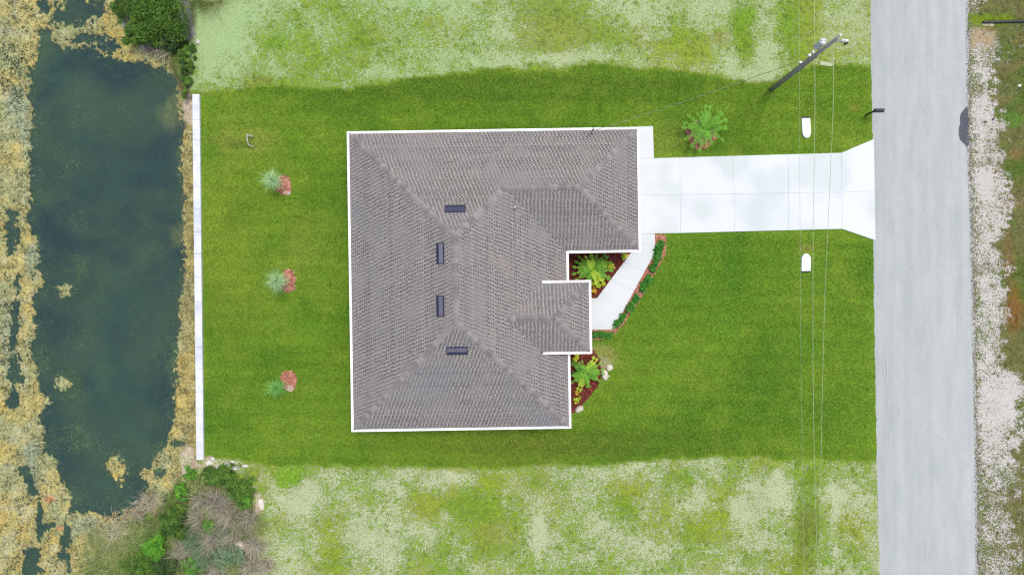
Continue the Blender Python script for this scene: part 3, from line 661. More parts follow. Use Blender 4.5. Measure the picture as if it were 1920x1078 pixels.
# off-ridge vents
VENT = NT('vent_metal'); c = VENT.scale(A(56,60,88), VENT.ramp(VENT.noise(VENT.obj(), 8, 3), .3, .7, .9, 1.1, False)); VENT.b.inputs['Metallic'].default_value = .2; VENTM = VENT.fin(c, .45, .5)
def hplan(px, py, pl):
    poly, o_, e_, n_, ze = pl; z = 4.8
    for _ in range(12):
        x, y = P(px, py, z); u = x*math.cos(TH)+y*math.sin(TH); v = -x*math.sin(TH)+y*math.cos(TH); z = zpl((u, v), o_, n_, ze)
    return u, v, z
def vent(px, py, pl):
    u, v, z = hplan(px, py, pl); n_ = pl[3]; yaw = math.atan2(n_[1], n_[0])
    e_ = empty('roof_vent', HL(u, v, z)); e_.parent = house; e_.rotation_euler = Matrix(((math.cos(yaw), -math.sin(yaw), 0), (math.sin(yaw), math.cos(yaw), 0), (0, 0, 1))).to_euler()
    e_.rotation_euler = (0, -math.atan(SL), yaw)
    m = MB(); L = .56                                  # local x = upslope
    m.add([(-.20,-L,.01),(.19,-L,.01),(.19,L,.01),(-.20,L,.01),(-.19,-L+.01,.13),(-.03,-L+.01,.155),(.16,-L+.01,.045),(-.19,L-.01,.13),(-.03,L-.01,.155),(.16,L-.01,.045)],
          [(0,3,2,1),(4,5,8,7),(5,6,9,8),(0,4,7,3),(6,1,2,9),(0,1,6,5,4),(2,3,7,8,9)])
    m.build('hood', VENTM, e_, .006)
    m = MB(); m.box(-.23, .24, -L-.03, L+.03, .018, .026); m.build('flange', VENTM, e_)
vent(853.5, 392, planes[2]); vent(826, 475, planes[0]); vent(826, 574, planes[0]); vent(857, 657, planes[1])
PVC = simple('white_pvc', (.8,.8,.8), .5)
def pipe_on_roof(px, py, pl, h, r, nm='vent_pipe'):
    u, v, z = hplan(px, py, pl); e_ = empty(nm, HL(u, v, z)); e_.parent = house
    m = MB(); m.tube((0,0,-.05), (0,0,h), r, n=12, cap=False); m.tube((0,0,h-.12), (0,0,h), r*.8, n=12); m.build('pipe', PVC, e_, smooth=True)
    m = MB(); m.tube((0,0,.0), (0,0,.09), .13, .05, 14); m.build('boot', simple('lead_boot', A(150,152,158), .6), e_)
pipe_on_roof(965, 390, planes[3], .38, .055)
u, v, z = hplan(1109, 250, planes[2])
mast = empty('service_mast', HL(u, v, z)); mast.parent = house
GALV = simple('galvanised', A(190,196,204), .4, .1, 10, .5, .6)
m = MB(); m.tube((0,0,-.1), (0,0,.75), .035, n=10); m.build('conduit', GALV, mast)
m = MB(); m.tube((0,0,.72), (.02,.07,.9), .07, .045, 10); m.build('weatherhead', GALV, mast)
m = MB(); m.path([(0,.06,.86),(.03,.2,.78),(.08,.26,.6),(.02,.2,.5)], .014); m.build('service_loop', simple('black_cable', (.02,.02,.02), .5), mast)
MASTW = Vector((*rot2(u, v), z+.55))

# ------------------------------------------------------------------ seawall
CAPW = NT('seawall_concrete'); p = CAPW.pos(); oi = CAPW.n('ShaderNodeObjectInfo').outputs['Random']
c = CAPW.mix(CAPW.ramp(CAPW.noise(p, 1.2, 4, .6), .4, .7), A(240,243,248,.70), A(212,220,228,.70)); c = CAPW.scale(c, CAPW.ramp(oi, 0, 1, .95, 1.02, False)); CAPC = CAPW.fin(c, .8, .25)
bx_, by_ = P(373, 520); sea = empty('seawall', (bx_, by_, 0)); tag(sea, 'long white concrete seawall between the pond and the lawn', 'seawall')
jy = [178,226,264,309,351,392,435,476,520,566,608,650,692,734,776,818,861]
def swx(y): return np.interp(y, [178, 860], [369.2, 377])
for a, b in zip(jy[:-1], jy[1:]):
    m = MB(); gp = .15 if b not in (476,) else .6
    pl_ = [(swx(a)-6.7, a+.12), (swx(a)+6.7, a+.12), (swx(b)+6.7, b-gp), (swx(b)-6.7, b-gp)]
    m.prism([(P(x, y)[0]-bx_, P(x, y)[1]-by_) for x, y in pl_], -.05, .16); m.build('cap_slab', CAPC, sea, .012)
    m = MB(); pl_ = [(swx(a)-5, a+.2), (swx(a)+4, a+.2), (swx(b)+4, b-.2), (swx(b)-5, b-.2)]
    m.prism([(P(x, y)[0]-bx_, P(x, y)[1]-by_) for x, y in pl_], -1.3, -.052); m.build('wall_panel', CAPC, sea)

# ------------------------------------------------------------------ vegetation builders
def leaf_cloud(n, clumps, rx, ry, rz, z0, leaf=.07, spread=.32, flat=.5, base_r=.0, seed=0, asp=.5):
    """quads scattered in clumps through a dome; returns V,F,tint"""
    r = np.random.default_rng(seed)
    th = r.uniform(0, 2*np.pi, clumps); rr = np.sqrt(r.uniform(0, 1, clumps))*np.where(r.random(clumps) < .15, 1.22, 1); hz = np.sqrt(np.clip(1-rr*rr*.75, .06, 1))*r.uniform(.45, 1.0, clumps)
    wob = 1+.22*np.sin(3*th+seed)+.16*np.sin(5*th+seed*2)+r.normal(0, .08, clumps)
    C = np.stack([rr*np.cos(th)*rx*wob, rr*np.sin(th)*ry*wob, z0+hz*rz], 1); ct = np.clip(r.normal(.5, .22, clumps), 0, 1)
    k = r.integers(0, clumps, n); d = r.normal(0, 1, (n, 3)); d /= np.linalg.norm(d, axis=1)[:, None]+1e-9
    rad = spread*min(rx, ry)*r.uniform(.3, 1, n)[:, None]**.6
    pc = C[k]+d*rad*np.array([1, 1, .8]); pc[:, 2] = np.maximum(pc[:, 2], .02)
    az = r.uniform(0, 2*np.pi, n); nz = np.stack([np.cos(az)*(1-flat), np.sin(az)*(1-flat), np.full(n, .35+flat)], 1)+r.normal(0, .25, (n, 3)); nz /= np.linalg.norm(nz, axis=1)[:, None]
    t_ = np.cross(nz, r.normal(0, 1, (n, 3))); t_ /= np.linalg.norm(t_, axis=1)[:, None]+1e-9; b_ = np.cross(nz, t_)
    L = (leaf*r.uniform(.6, 1.3, n))[:, None]
    V = np.stack([pc-t_*L, pc-b_*L*asp+nz*L*.12, pc+t_*L, pc+b_*L*asp+nz*L*.12], 1).reshape(-1, 3)
    F = np.arange(4*n).reshape(-1, 4); ti = np.clip(ct[k]+r.normal(0, .18, n), 0, 1)
    return V, F, np.repeat(ti, 4)
def blades(n, rbase, length, width, seed, up=(.25, 1.1), droop=.6, z0=0, az=None, jit=.2, segs=3, lenvar=.4):
    """arching grass blades radiating from a tuft"""
    r = np.random.default_rng(seed); V = []; F = []; T = []
    for i in range(n):
        a = r.uniform(0, 2*np.pi) if az is None else az+r.normal(0, jit)
        el = r.uniform(*up); L = length*r.uniform(1-lenvar, 1+lenvar*.3); q = np.array([r.normal(0, rbase), r.normal(0, rbase), z0]); w_ = width*r.uniform(.6, 1.3)
        side = np.array([-math.sin(a), math.cos(a), 0]); tn = float(np.clip(r.normal(.5, .27), 0, 1)); b = len(V)
        for s in range(segs+1):
            f = s/segs; ww = w_*(1-f*.85)
            V += [q-side*ww*.5, q+side*ww*.5]; T += [tn, tn]
            e2 = el-droop*f*1.3; q = q+np.array([math.cos(a)*math.cos(e2), math.sin(a)*math.cos(e2), math.sin(e2)])*L/segs; q[2] = max(q[2], z0+.01)
            a += r.normal(0, .06)
        F += [(b+2*s, b+2*s+1, b+2*s+3, b+2*s+2) for s in range(segs)]
    return np.array(V), np.array(F), np.array(T)
BROWN = simple('bark', A(118,100,84), .95, .3, 12, bump=.01)
G1 = leafmat('leaf_green', A(40,80,24,.85), A(118,158,60,.85), .2); G2 = leafmat('leaf_bright', A(56,120,26,1.0), A(118,176,60,1.0), .2); G3 = leafmat('leaf_yellow', A(128,160,24,1.0), A(226,226,80,1.0), .2)
G4 = leafmat('leaf_dark', A(36,66,28,1.0), A(88,116,58,1.0), .2); DEAD = leafmat('dead_blade', A(72,70,52,1.0), A(206,198,174,1.0)); GREY = leafmat('grey_branch', A(96,92,96,1.0), A(176,172,176,1.0)); TEAL = leafmat('teal_blade', A(52,86,62,1.0), A(130,156,116,1.0), .1)
REED = leafmat('reed_blade', A(72,108,40,1.0), A(176,176,112,1.0), .1); SILV = leafmat('silver_leaf', A(84,140,80,1.0), A(190,214,160,1.0), .15); GOLD = leafmat('gold_leaf', A(170,130,20,1.0), A(226,196,70,1.0), .2)
FR = leafmat('frond_green', A(52,110,24,1.0), A(128,190,56,1.0), .2); FRY = leafmat('frond_yellow', A(110,168,28,1.0), A(190,212,70,1.0), .2)

def ground_z(px, py):
    i = int(np.argmin(abs(gx-px))); j = int(np.argmin(abs(gy-py))); return float(H[i*nyp+j])
def bush(px, py, rx, ry, h, label, mat=G1, n=3000, leaf=.07, seed=1, cat='bush', group=None, clumps=60, rot=0, name='bush', z=0, flat=.5):
    x, y = P(px, py, z+h*.6); e_ = empty(name, (x, y, z), R(rot)); tag(e_, label, cat, group)
    V, F, T = leaf_cloud(n, clumps, rx/PPM*.86, ry/PPM*.86, h*.8, .05, leaf, seed=seed, flat=flat)
    link('crown', mesh_np('crown', V, F, mat, tint=T), e_)
    r = np.random.default_rng(seed); m = MB()
    for i in range(7):
        a = r.uniform(0, 6.28); q = r.uniform(.3, .7); m.tube((0, 0, -.1), (math.cos(a)*rx/PPM*q, math.sin(a)*ry/PPM*q, h*.7), .03, .012, 5)
    m.build('stem', BROWN, e_)
    return e_
def tuss(px, py, r_, label, mat=DEAD, n=170, seed=1, up=(.1, 1.2), name='grass_tussock', cat='grass tuft', group=None, width=.022, z=0, az=None, jit=.3, droop=.6, base=.08):
    x, y = P(px, py, z); V, F, T = blades(n, base, r_/PPM*1.15, width, seed, up, droop, az=az, jit=jit)
    o = link(name, mesh_np(name, V, F, mat, tint=T), None, (x, y, z)); tag(o, label, cat, group); return o
ZB = 0.0
# north-west corner of the pond
bush(292, 18, 50, 52, 2.2, 'big dense green bush on the north bank of the pond', G1, 22000, .065, 3, clumps=260, flat=.35)
bush(238, 8, 34, 28, 1.3, 'leafy mid green bush at the top edge, left part of the north bank thicket', G1, 6500, .06, 90, clumps=90)
bush(262, 58, 34, 26, 1.4, 'small leafy green bush leaning over the pond below the big bush', G1, 4000, .08, 4, clumps=50)
bush(312, 66, 24, 24, 1.1, 'dark olive bush between the big bush and the grey dead branches', G4, 4000, .08, 5, clumps=50)
bush(348, 126, 13, 54, .6, 'narrow dark green reedy thicket running down to the north end of the seawall', G1, 4200, .07, 6, clumps=60, name='thicket', cat='thicket')
for i, (a, b, rr, az) in enumerate([(353,68,52,1.72),(358,66,40,1.85),(350,34,36,1.6)]):
    tuss(a, b, rr, ['sheaf of long grey dead branches beside the pale north lot', 'shorter grey dead branches at the foot of the longer sheaf', 'dark grey dead branches behind the big green bush'][i], GREY, 90, 20+i, (.4, 1.1), 'dead_branches', 'dead branches', None, .03, az=az, jit=.25, droop=.5, base=.16)
tuss(402, 0, 40, 'loose olive green spiky shrub at the top edge beside the pale lot', REED, 240, 8, (.05, 1.3), 'spiky_shrub', 'bush', width=.02, base=.3)
tuss(380, 8, 26, 'dark green spiky shrub at the top edge beside the grey branches', G1, 160, 9, (.05, 1.3), 'spiky_shrub', 'bush', width=.02, base=.2)
tuss(282, 84, 18, 'ash grey twiggy brush at the water side of the small leafy bush', GREY, 110, 19, (.05, 1.2), 'dead_branches', 'dead branches', width=.02, base=.2)
tuss(300, 100, 16, 'brown twiggy brush at the north shore of the pond', DEAD, 110, 18, (.05, 1.2), 'dead_branches', 'dead branches', width=.02, base=.25)
# south-west corner
bush(325, 982, 26, 30, 1.0, 'round deep green bush on the south bank of the pond', G1, 6500, .06, 10, clumps=90)
bush(288, 1028, 20, 22, .9, 'bright green leafy bush left of the bare grey tussocks', G2, 3800, .06, 11, clumps=60)
bush(262, 1062, 34, 26, .8, 'low dark green scrub at the bottom below the bright bush', G1, 4200, .06, 12, clumps=60)
bush(310, 1066, 26, 24, .8, 'shadowy dark green scrub right of the low scrub at the bottom', G4, 3500, .06, 13, clumps=60)
bush(392, 984, 13, 15, .5, 'small bright green plant amid the grey tussocks', G2, 1200, .06, 14, clumps=24, name='small_plant', cat='plant')
bush(356, 890, 12, 14, .5, 'small emerald bush just below the south end of the seawall', G2, 1300, .06, 15, clumps=24)
bush(337, 922, 12, 18, .5, 'bright green plant at the water edge above the pale log', G2, 1400, .06, 16, clumps=26)
bush(412, 893, 38, 22, .45, 'broad low green thicket under the sandy lawn corner', G1, 4500, .05, 17, clumps=80, name='thicket', cat='thicket')
bush(452, 922, 24, 26, .5, 'green thicket with olive twigs at the right of the scrub', G1, 3800, .05, 18, clumps=70, name='thicket', cat='thicket')
bush(372, 908, 22, 24, .4, 'loose mid green weeds beside the emerald bush', REED, 2200, .05, 19, clumps=50)
bush(428, 1040, 30, 28, .5, 'dusky blue green shrub at the bottom amid the tussocks', TEAL, 4200, .06, 21, clumps=60)
bush(458, 940, 12, 16, .45, 'small vivid green bush at the right end of the green thicket', G2, 1300, .05, 22, clumps=24)
bush(355, 1062, 20, 18, .4, 'low leafy green patch at the bottom edge of the bank', G2, 1700, .05, 23, clumps=30)
T_ = [(382,935,30,DEAD,'pale brown dried grass tussock under the green thicket'),(408,940,34,DEAD,'fan of bleached dead grass above the small bright plant'),(375,972,30,DEAD,'grey brown tussock touching the round green bush'),
 (432,968,36,DEAD,'wide grey dead grass tussock right of the small bright plant'),(400,1010,36,DEAD,'long swept brown tussock below the small bright plant'),(440,1000,34,DEAD,'reddish grey tussock in the middle of the bank'),
 (365,1012,30,TEAL,'olive grey tussock right of the bright green bush'),(385,1040,30,TEAL,'blue green grass tuft low on the bank'),(468,975,28,DEAD,'bristly brown tussock at the edge of the south lot'),(480,1020,30,DEAD,'dark brown dead grass beside the south lot'),
 (470,1058,32,DEAD,'brown tussock in the bottom corner beside the south lot'),(410,1066,30,DEAD,'straw coloured tussock at the bottom edge'),(500,1060,22,DEAD,'thin outlying brown tuft at the bottom, nearest the south lot'),
 (340,1035,26,DEAD,'pale tussock between the dark scrub and the blue green tuft'),(420,955,24,DEAD,'small sandy tuft between the two bleached fans')]
T_ += [(395,955,20,REED,'olive green tuft between the two bleached dead grass fans'),(450,985,22,REED,'greenish tuft right of the middle of the bank'),(345,1058,24,REED,'yellow green tuft at the bottom below the pale tussock'),(420,1000,20,TEAL,'dusky green tuft beneath the small bright plant'),(488,985,18,REED,'small green tuft at the edge of the pale south lot'),(440,1062,24,REED,'green tuft at the bottom edge between brown tussocks')]
for i, (a, b, rr, mt, lb) in enumerate(T_): tuss(a, b, rr, lb, mt, 250, 40+i, (.0, 1.3), width=.022, base=.20, group='tussocks on the south bank')
R_ = [(205,1052,40,REED,'green reed clump spreading over the algae at the bottom'),(235,1035,34,REED,'yellowish reed clump left of the green scrub'),(180,1070,34,REED,'outermost reed clump at the bottom edge of the pond'),(225,1005,30,DEAD,'tan reeds at the south shore of the pond'),
 (258,975,24,DEAD,'brown matted reeds at the shore left of the round bush'),(285,950,22,DEAD,'straw reeds at the waterline above the round bush'),(188,1020,30,REED,'pale arching reeds on the algae mat')]
GRS = leafmat('coarse_grass', A(50,92,34,.9), A(140,170,84,.9), .1)
R_ += [(268,1018,30,GRS,'dark green coarse grass left of the bright leafy bush'),(240,1060,34,GRS,'coarse green grass clump between reeds and low scrub'),(222,1030,28,REED,'light yellow green reed fan on the shore slope'),(300,1000,20,GRS,'short coarse grass at the lower left of the round bush'),
 (205,1075,30,GRS,'coarse grass clump cut off by the bottom edge'),(250,995,24,REED,'thin reeds on the slope between algae and bushes'),(285,1050,26,GRS,'coarse grass between the bright leafy bush and the dark scrub')]
for i, (a, b, rr, mt, lb) in enumerate(R_): tuss(a, b, rr, lb, mt, 190, 70+i, (.1, .9), 'reed_clump', 'reeds', 'reeds along the south shore', .024, z=ground_z(a, b), base=.45)
# driftwood log and pale rocks
WOOD = simple('bleached_wood', A(208,198,176), .9, .15, 10)
x0, y0 = P(316, 953); x1, y1 = P(336, 934); m = MB(); m.path([(x0, y0, -.25), ((x0+x1)/2-.03, (y0+y1)/2+.02, -.16), (x1, y1, -.1)], .07, 8); tag(m.build('driftwood', WOOD, smooth=True), 'short bleached log leaning on the bank above the round bush', 'log')
ROCK = simple('pale_stone', A(236,226,208,.7), .9, .14, 5, bump=.02, rnd=.06)
def rock(px, py, rx, ry, h, label, seed, rot=0, mat=ROCK, z=0, pts=None, group=None, sq=2.6):
    x, y = P(px, py, z); r = np.random.default_rng(seed); V = []; F = []; nu, nv = 18, 8
    ph = r.uniform(0, 6.28, 6)
    for j in range(nv+1):
        b = j/nv*math.pi/2
        for i in range(nu):
            a = 2*math.pi*i/nu; ca, sa = math.cos(a), math.sin(a)
            rad = 1/((abs(ca)**sq+abs(sa)**sq)**(1/sq)); rad *= 1+.07*math.sin(2*a+ph[0])+.06*math.sin(3*a+ph[1])+.04*math.sin(5*a+ph[2])
            cb = math.cos(b)**.55; V.append((rx/PPM*rad*ca*cb, ry/PPM*rad*sa*cb, h*math.sin(b)*(1+.12*math.sin(a+ph[3]))-.02))
    for j in range(nv):
        for i in range(nu): F.append((j*nu+i, j*nu+(i+1) % nu, (j+1)*nu+(i+1) % nu, (j+1)*nu+i))
    o = link('rock', mesh_np('rock', V, F, mat, smooth=True), None, (x, y, z)); o.rotation_euler = (0, 0, R(rot)); tag(o, label, 'rock', group); return o
rock(1133.5, 702.5, 6.4, 10, .28, 'pinkish white upright oblong boulder beside the south planting bed', 1, 4)
rock(1142.5, 689, 6.0, 6.6, .22, 'smaller beige boulder just above the oblong one', 2, 20)
rock(1141.5, 705, 2, 1.8, .08, 'fist sized pale stone right of the oblong boulder', 3)
rock(1086, 766.5, 8.6, 5.6, .26, 'creamy flat boulder at the lower tip of the south bed', 4, 22)
WR = simple('white_rock', A(236,234,228), .9, .08, 6, rnd=.05)
rock(236, 47, 6, 9, .3, 'bright white rock on the algae left of the big bush', 5, 20, WR, ZW+.05)
rock(372, 80, 4, 5, .2, 'pale rock at the top of the reedy thicket', 6, 0, WR); rock(450, 1022, 9, 8, .25, 'sandy white rock among the brown tussocks', 7, 10, ROCK); rock(490, 945, 5, 12, .15, 'pale rock at the edge of the south lot scrub', 8, 10, ROCK)
rr_ = [(392,868,6,5),(412,876,8,5),(428,871,9,4),(444,877,8,4),(437,866,5,3),(460,873,6,3),(399,860,4,4)]
for i, (a, b, c1, c2) in enumerate(rr_): rock(a, b, c1, c2, .12, ['squat white rock nearest the seawall end','broad whitish rock left of the dark gap below the lawn','long pale rock bordering the lawn corner','low sandy rock below the long pale one','little pale rock touching the lawn edge','rightmost thin pale rock under the lawn','small rock right beside the seawall end'][i], 20+i, random.uniform(-20, 20), WR, 0, group='rocks below the lawn corner')
# rubble along the seawall shore
RUB = leafmat('rubble_tint', A(84,74,62), A(196,184,160))
r = np.random.default_rng(77); V = []; F = []; T = []
def chips(n, fn, sz, zf, mat, name, seed, flat=.5):
    r = np.random.default_rng(seed); V = []; F = []; T = []
    for i in range(n):
        px, py = fn(r); x, y = P(px, py); s = sz*r.uniform(.5, 1.5); a = r.uniform(0, 6.28); c, s_ = math.cos(a), math.sin(a); l, w_, hh = s, s*r.uniform(.25, .8), s*flat
        z = zf; tl = r.uniform(-.3, .3); b = len(V)
        for dx, dy, dz in ((-l,-w_,0),(l,-w_,0),(l,w_,0),(-l,w_,0),(-l*.8,-w_*.8,hh),(l*.8,-w_*.8,hh*1.2),(l*.8,w_*.7,hh),(-l*.7,w_*.8,hh*.8)):
            V.append((x+dx*c-dy*s_, y+dx*s_+dy*c, z+dz+dx*tl)); 
        T += [float(np.clip(r.normal(.5, .3), 0, 1))]*8
        F += [(b+4,b+5,b+6,b+7),(b,b+1,b+5,b+4),(b+1,b+2,b+6,b+5),(b+2,b+3,b+7,b+6),(b+3,b,b+4,b+7)]
    return mesh_np(name, V, F, mat, tint=T)
o = link('shore_rubble', chips(900, lambda r: (r.normal(352, 8) if r.random() < .8 else r.uniform(332, 362), r.uniform(225, 850)), .045, ZW+.03, RUB, 'shore_rubble', 5)); tag(o, 'brown and pale rubble and debris along the foot of the seawall', 'rubble', kind='stuff')
ALG = leafmat('algae_tuft', A(116,116,70), A(212,198,134))
def shoref(r):
    while True:
        a = r.uniform(0, 1)
        if a < .6: px, py = r.uniform(0, 60), r.uniform(0, 1078)
        elif a < .8: px, py = r.uniform(0, 250), r.uniform(965, 1078)
        elif a < .9: px, py = r.uniform(60, 200), r.uniform(40, 100)
        else: px, py = r.uniform(250, 340), r.uniform(820, 950)
        i = np.searchsorted(gx, px)-1; j = np.searchsorted(gy, py)-1
        if h_b[i*nyp+j] > ZW+.02 and tb[i*nyp+j] > .9: return px, py
o = link('algae_tufts', chips(6000, shoref, .04, ZW+.06, ALG, 'algae_tufts', 6, .5)); tag(o, 'crumbly tan clumps scattered over the algae mats', 'algae', kind='stuff')

GRIT = leafmat('grit_tint', A(96,98,84), A(222,216,204))
def gritf(r):
    y = r.uniform(-20, 1100); return float(rx(y)+abs(r.normal(0, 5))-2.5), y
o = link('road_grit', chips(2600, gritf, .03, .03, GRIT, 'road_grit', 8, .5)); tag(o, 'loose stones and sand grit along the right edge of the road', 'grit', kind='stuff')
# ------------------------------------------------------------------ mulch beds
MUL = NT('red_mulch'); p = MUL.pos(); c = MUL.mix(MUL.ramp(MUL.noise(p, 16, 4, .7), .35, .65), A(78,34,30), A(140,68,58)); MUL.bump(MUL.noise(p, 30, 3), .8, .03); MULM = MUL.fin(c, .95, .1)
MULP = NT('dry_mulch'); p = MULP.pos(); c = MULP.mix(MULP.ramp(MULP.noise(p, 12, 4, .7), .35, .65), A(150,84,66), A(204,150,120)); MULP.bump(MULP.noise(p, 30, 3), .8, .03); MULPM = MULP.fin(c, .95, .1)
CH1 = leafmat('mulch_chip', A(82,32,28), A(176,92,76)); CH2 = leafmat('dry_mulch_chip', A(176,92,74,.7), A(230,176,150,.7))
def bed(name, pts, mat, chm, n, label, seed, z=.03, chip=.04):
    e_ = empty(name, (0, 0, 0))
    xs_ = [p[0] for p in pts]; ys_ = [p[1] for p in pts]
    cx, cy = P(sum(xs_)/len(pts), sum(ys_)/len(pts)); e_.location = (cx, cy, 0)
    m = MB(); m.prism([(P(x, y)[0]-cx, P(x, y)[1]-cy) for x, y in pts], -.03, z); m.build('mulch', mat, e_)
    def fn(r):
        while True:
            x = r.uniform(min(xs_), max(xs_)); y = r.uniform(min(ys_), max(ys_))
            if sdist(np.array([x]), np.array([y]), pts)[0] > -1.5: return x, y
    o = link('bark_chips', chips(n, fn, chip, z-.005, chm, 'bark_chips', seed, .35), e_, (-cx, -cy, 0)); tag(o, kind='stuff')
    tag(e_, label, 'mulch bed'); return e_
def ring(cx, cy, rx, ry, n=22, s=0, rag=.10):
    r = np.random.default_rng(s); return [(cx+rx*math.cos(2*math.pi*i/n)*(1+r.normal(0, rag)), cy+ry*math.sin(2*math.pi*i/n)*(1+r.normal(0, rag))) for i in range(n)]
bed('mulch_bed', [(1048,460),(1192,460),(1183,474),(1119,558),(1050,560)], MULM, CH1, 900, 'dark red mulch bed in the nook between garage and porch', 1)
bed('mulch_bed', [(1228,439),(1246,440),(1250,455),(1246,476),(1236,497),(1222,522),(1206,550),(1188,580),(1168,608),(1150,626),(1132,636),(1112,637),(1112,619),(1150,618),(1228,474)], MULPM, CH2, 900, 'thin reddish mulch strip curving along the outer side of the walkway', 2)
bed('mulch_bed', [(1040,655),(1112,655),(1124,672),(1128,700),(1122,722),(1108,740),(1094,756),(1080,772),(1062,776),(1040,776)], MULM, CH1, 900, 'red mulch bed south of the porch holding a fern palm', 3)
bed('mulch_ring', ring(1315, 252, 27, 25, s=4), MULPM, CH2, 420, 'broken ring of rusty mulch under the palm by the driveway', 4, .025)
bed('mulch_ring', ring(531, 346, 15, 18, s=5), MULPM, CH2, 200, 'pink mulch circle at the northern young tree in the back lawn', 5)
bed('mulch_ring', ring(541, 526, 13, 22, s=6), MULPM, CH2, 200, 'pinkish oval of mulch at the middle young tree in the back lawn', 6)
bed('mulch_ring', ring(541, 713, 16, 19, s=7), MULPM, CH2, 200, 'mulch patch with sandy spot at the southern young tree', 7)
SAND = simple('pale_sand', A(214,202,178), .95, .1, 12)
sheet('sand_spot', ring(544, 728, 8, 6, 12, 9, .15), .036, SAND, .05)['kind'] = 'structure'
sheet('sand_spot', ring(538, 362, 9, 4, 12, 10, .15), .036, SAND, .05)['kind'] = 'structure'

# ------------------------------------------------------------------ palms
def frond_mesh(L, seed, wid=.26, arch=.9, mat=FR, nl=26, name='frond', lw=.035):
    r = np.random.default_rng(seed); V = []; F = []; T = []
    el = arch; q = np.array([0., 0, 0]); pts_ = [q.copy()]; S_ = 14
    for i in range(S_):
        q = q+np.array([math.cos(el), 0, math.sin(el)])*L/S_; el -= (arch+.3)/S_*1.1; pts_.append(q.copy())
    pts_ = np.array(pts_)
    for i in range(S_):       # rachis
        a, b_ = pts_[i], pts_[i+1]; w_ = .016*(1-i/S_*.6); b = len(V)
        V += [a+(0, -w_, 0), a+(0, w_, 0), b_+(0, w_, 0), b_+(0, -w_, 0)]; T += [.9]*4; F.append((b, b+3, b+2, b+1))
    for k in range(nl):
        f = .12+.88*k/(nl-1); x = f*S_; i = min(int(x), S_-1); c_ = pts_[i]+(pts_[i+1]-pts_[i])*(x-i)
        ln = wid*math.sin(min(1, f*1.15+.12)*math.pi)**.6 if f < .8 else wid*.62*(1.12-f)/.32*1.2
        ln = max(ln, .06)
        for s in (-1, 1):
            ang = 1.05-.4*f+r.normal(0, .07); tn = float(np.clip(r.normal(.5, .22), 0, 1)); dx, dy = math.cos(ang)*ln, s*math.sin(ang)*ln
            tip = c_+np.array([dx, dy, -.12*ln+r.normal(0, .01)]); m_ = c_+np.array([dx*.5, dy*.5, .10*ln]); w2 = lw*.5; b = len(V)
            nrm = np.array([-math.sin(ang)*s, math.cos(ang), 0])*0+np.array([math.sin(ang), -s*math.cos(ang), 0])
            V += [c_, m_+nrm*w2, tip, m_-nrm*w2]; T += [tn]*4; F.append((b, b+1, b+2, b+3) if s > 0 else (b, b+3, b+2, b+1))
    return mesh_np(name, V, F, mat, tint=T)
def palm(px, py, L, n, label, zc=.45, mats=(FR,), seed=1, wid=.26, cat='palm', group=None, trunk=.12, name='palm', skip=()):
    x, y = P(px, py, zc); e_ = empty(name, (x, y, 0), 0); tag(e_, label, cat, group); r = np.random.default_rng(seed)
    ms = [frond_mesh(L*s, seed*10+i, wid*s, a, mats[i % len(mats)]) for i, (s, a) in enumerate([(1, .75), (.92, .5), (.82, 1.05), (1.0, .6)])]
    for i in range(n):
        az = i*2.39996+r.normal(0, .12)
        o = link('frond', ms[i % 4], e_, (0, 0, zc)); o.rotation_euler = (r.normal(0, .12), 0, az)
    m = MB(); m.tube((0, 0, -.05), (0, 0, zc+.03), trunk, trunk*.8, 10)
    for i in range(10):
        a = i*2.4; m.tube((math.cos(a)*trunk*.7, math.sin(a)*trunk*.7, zc-.18), (math.cos(a)*trunk*1.5, math.sin(a)*trunk*1.5, zc+.12), .03, .015, 5)
    m.build('trunk', BROWN, e_)
    return e_
palm(1320, 243, 1.5, 22, 'feathery green palm with mulch underneath on the lawn north of the driveway', .6, (FR,), 3, .34)
palm(1110, 506, 1.35, 20, 'glossy green palm in the nook bed between garage and porch', .5, (FR, FR, FRY, FR), 5, .28)
palm(1098, 699, 1.2, 17, 'bright green palm in the bed south of the porch', .45, (FR, G2, FR, FRY), 7, .28)
def small(px, py, r_, label, mat=G3, n=420, h=.35, leaf=.05, seed=1, cat='plant'):
    return bush(px, py, r_, r_, h, label, mat, n, leaf, seed, cat=cat, clumps=14, name='small_shrub', flat=.6)
small(1170, 481, 6.5, 'round lime shrub by the garage wall edge of the nook bed', seed=31)
small(1146, 501, 7.5, 'bright yellow green shrub at the right tip of the nook palm', seed=32, n=520)
small(1122, 526, 14, 'large lime yellow leafy clump just below the nook palm', seed=33, n=1300, leaf=.07, h=.5)
small(1113, 544, 5.0, 'tiny golden plant at the bottom of the nook bed', GOLD, seed=34, n=220)
small(1083, 493, 6, 'dim green shrub in the shaded corner of the nook bed', G4, seed=35, n=320)
small(1133, 496, 9, 'yellow tipped fern like clump right of the nook palm', FRY, seed=36, n=500)
small(1081, 750, 6.5, 'lime shrub above the creamy boulder', seed=37)
small(1082, 736, 4.5, 'tan leaved plant above the lime shrub in the south bed', GOLD, seed=38, n=200)
small(1080, 671, 7, 'yellow green shrub in the south bed against the porch eave', seed=39, n=420)
small(1113, 688, 7, 'orange yellow plant between south palm and boulders', GOLD, seed=40, n=350)
small(1116, 706, 7, 'reddish gold plant left of the oblong boulder', GOLD, seed=41, n=350)
small(1078, 700, 5.5, 'green shrub tucked beside the wall left of the south palm', G1, seed=42, n=300)
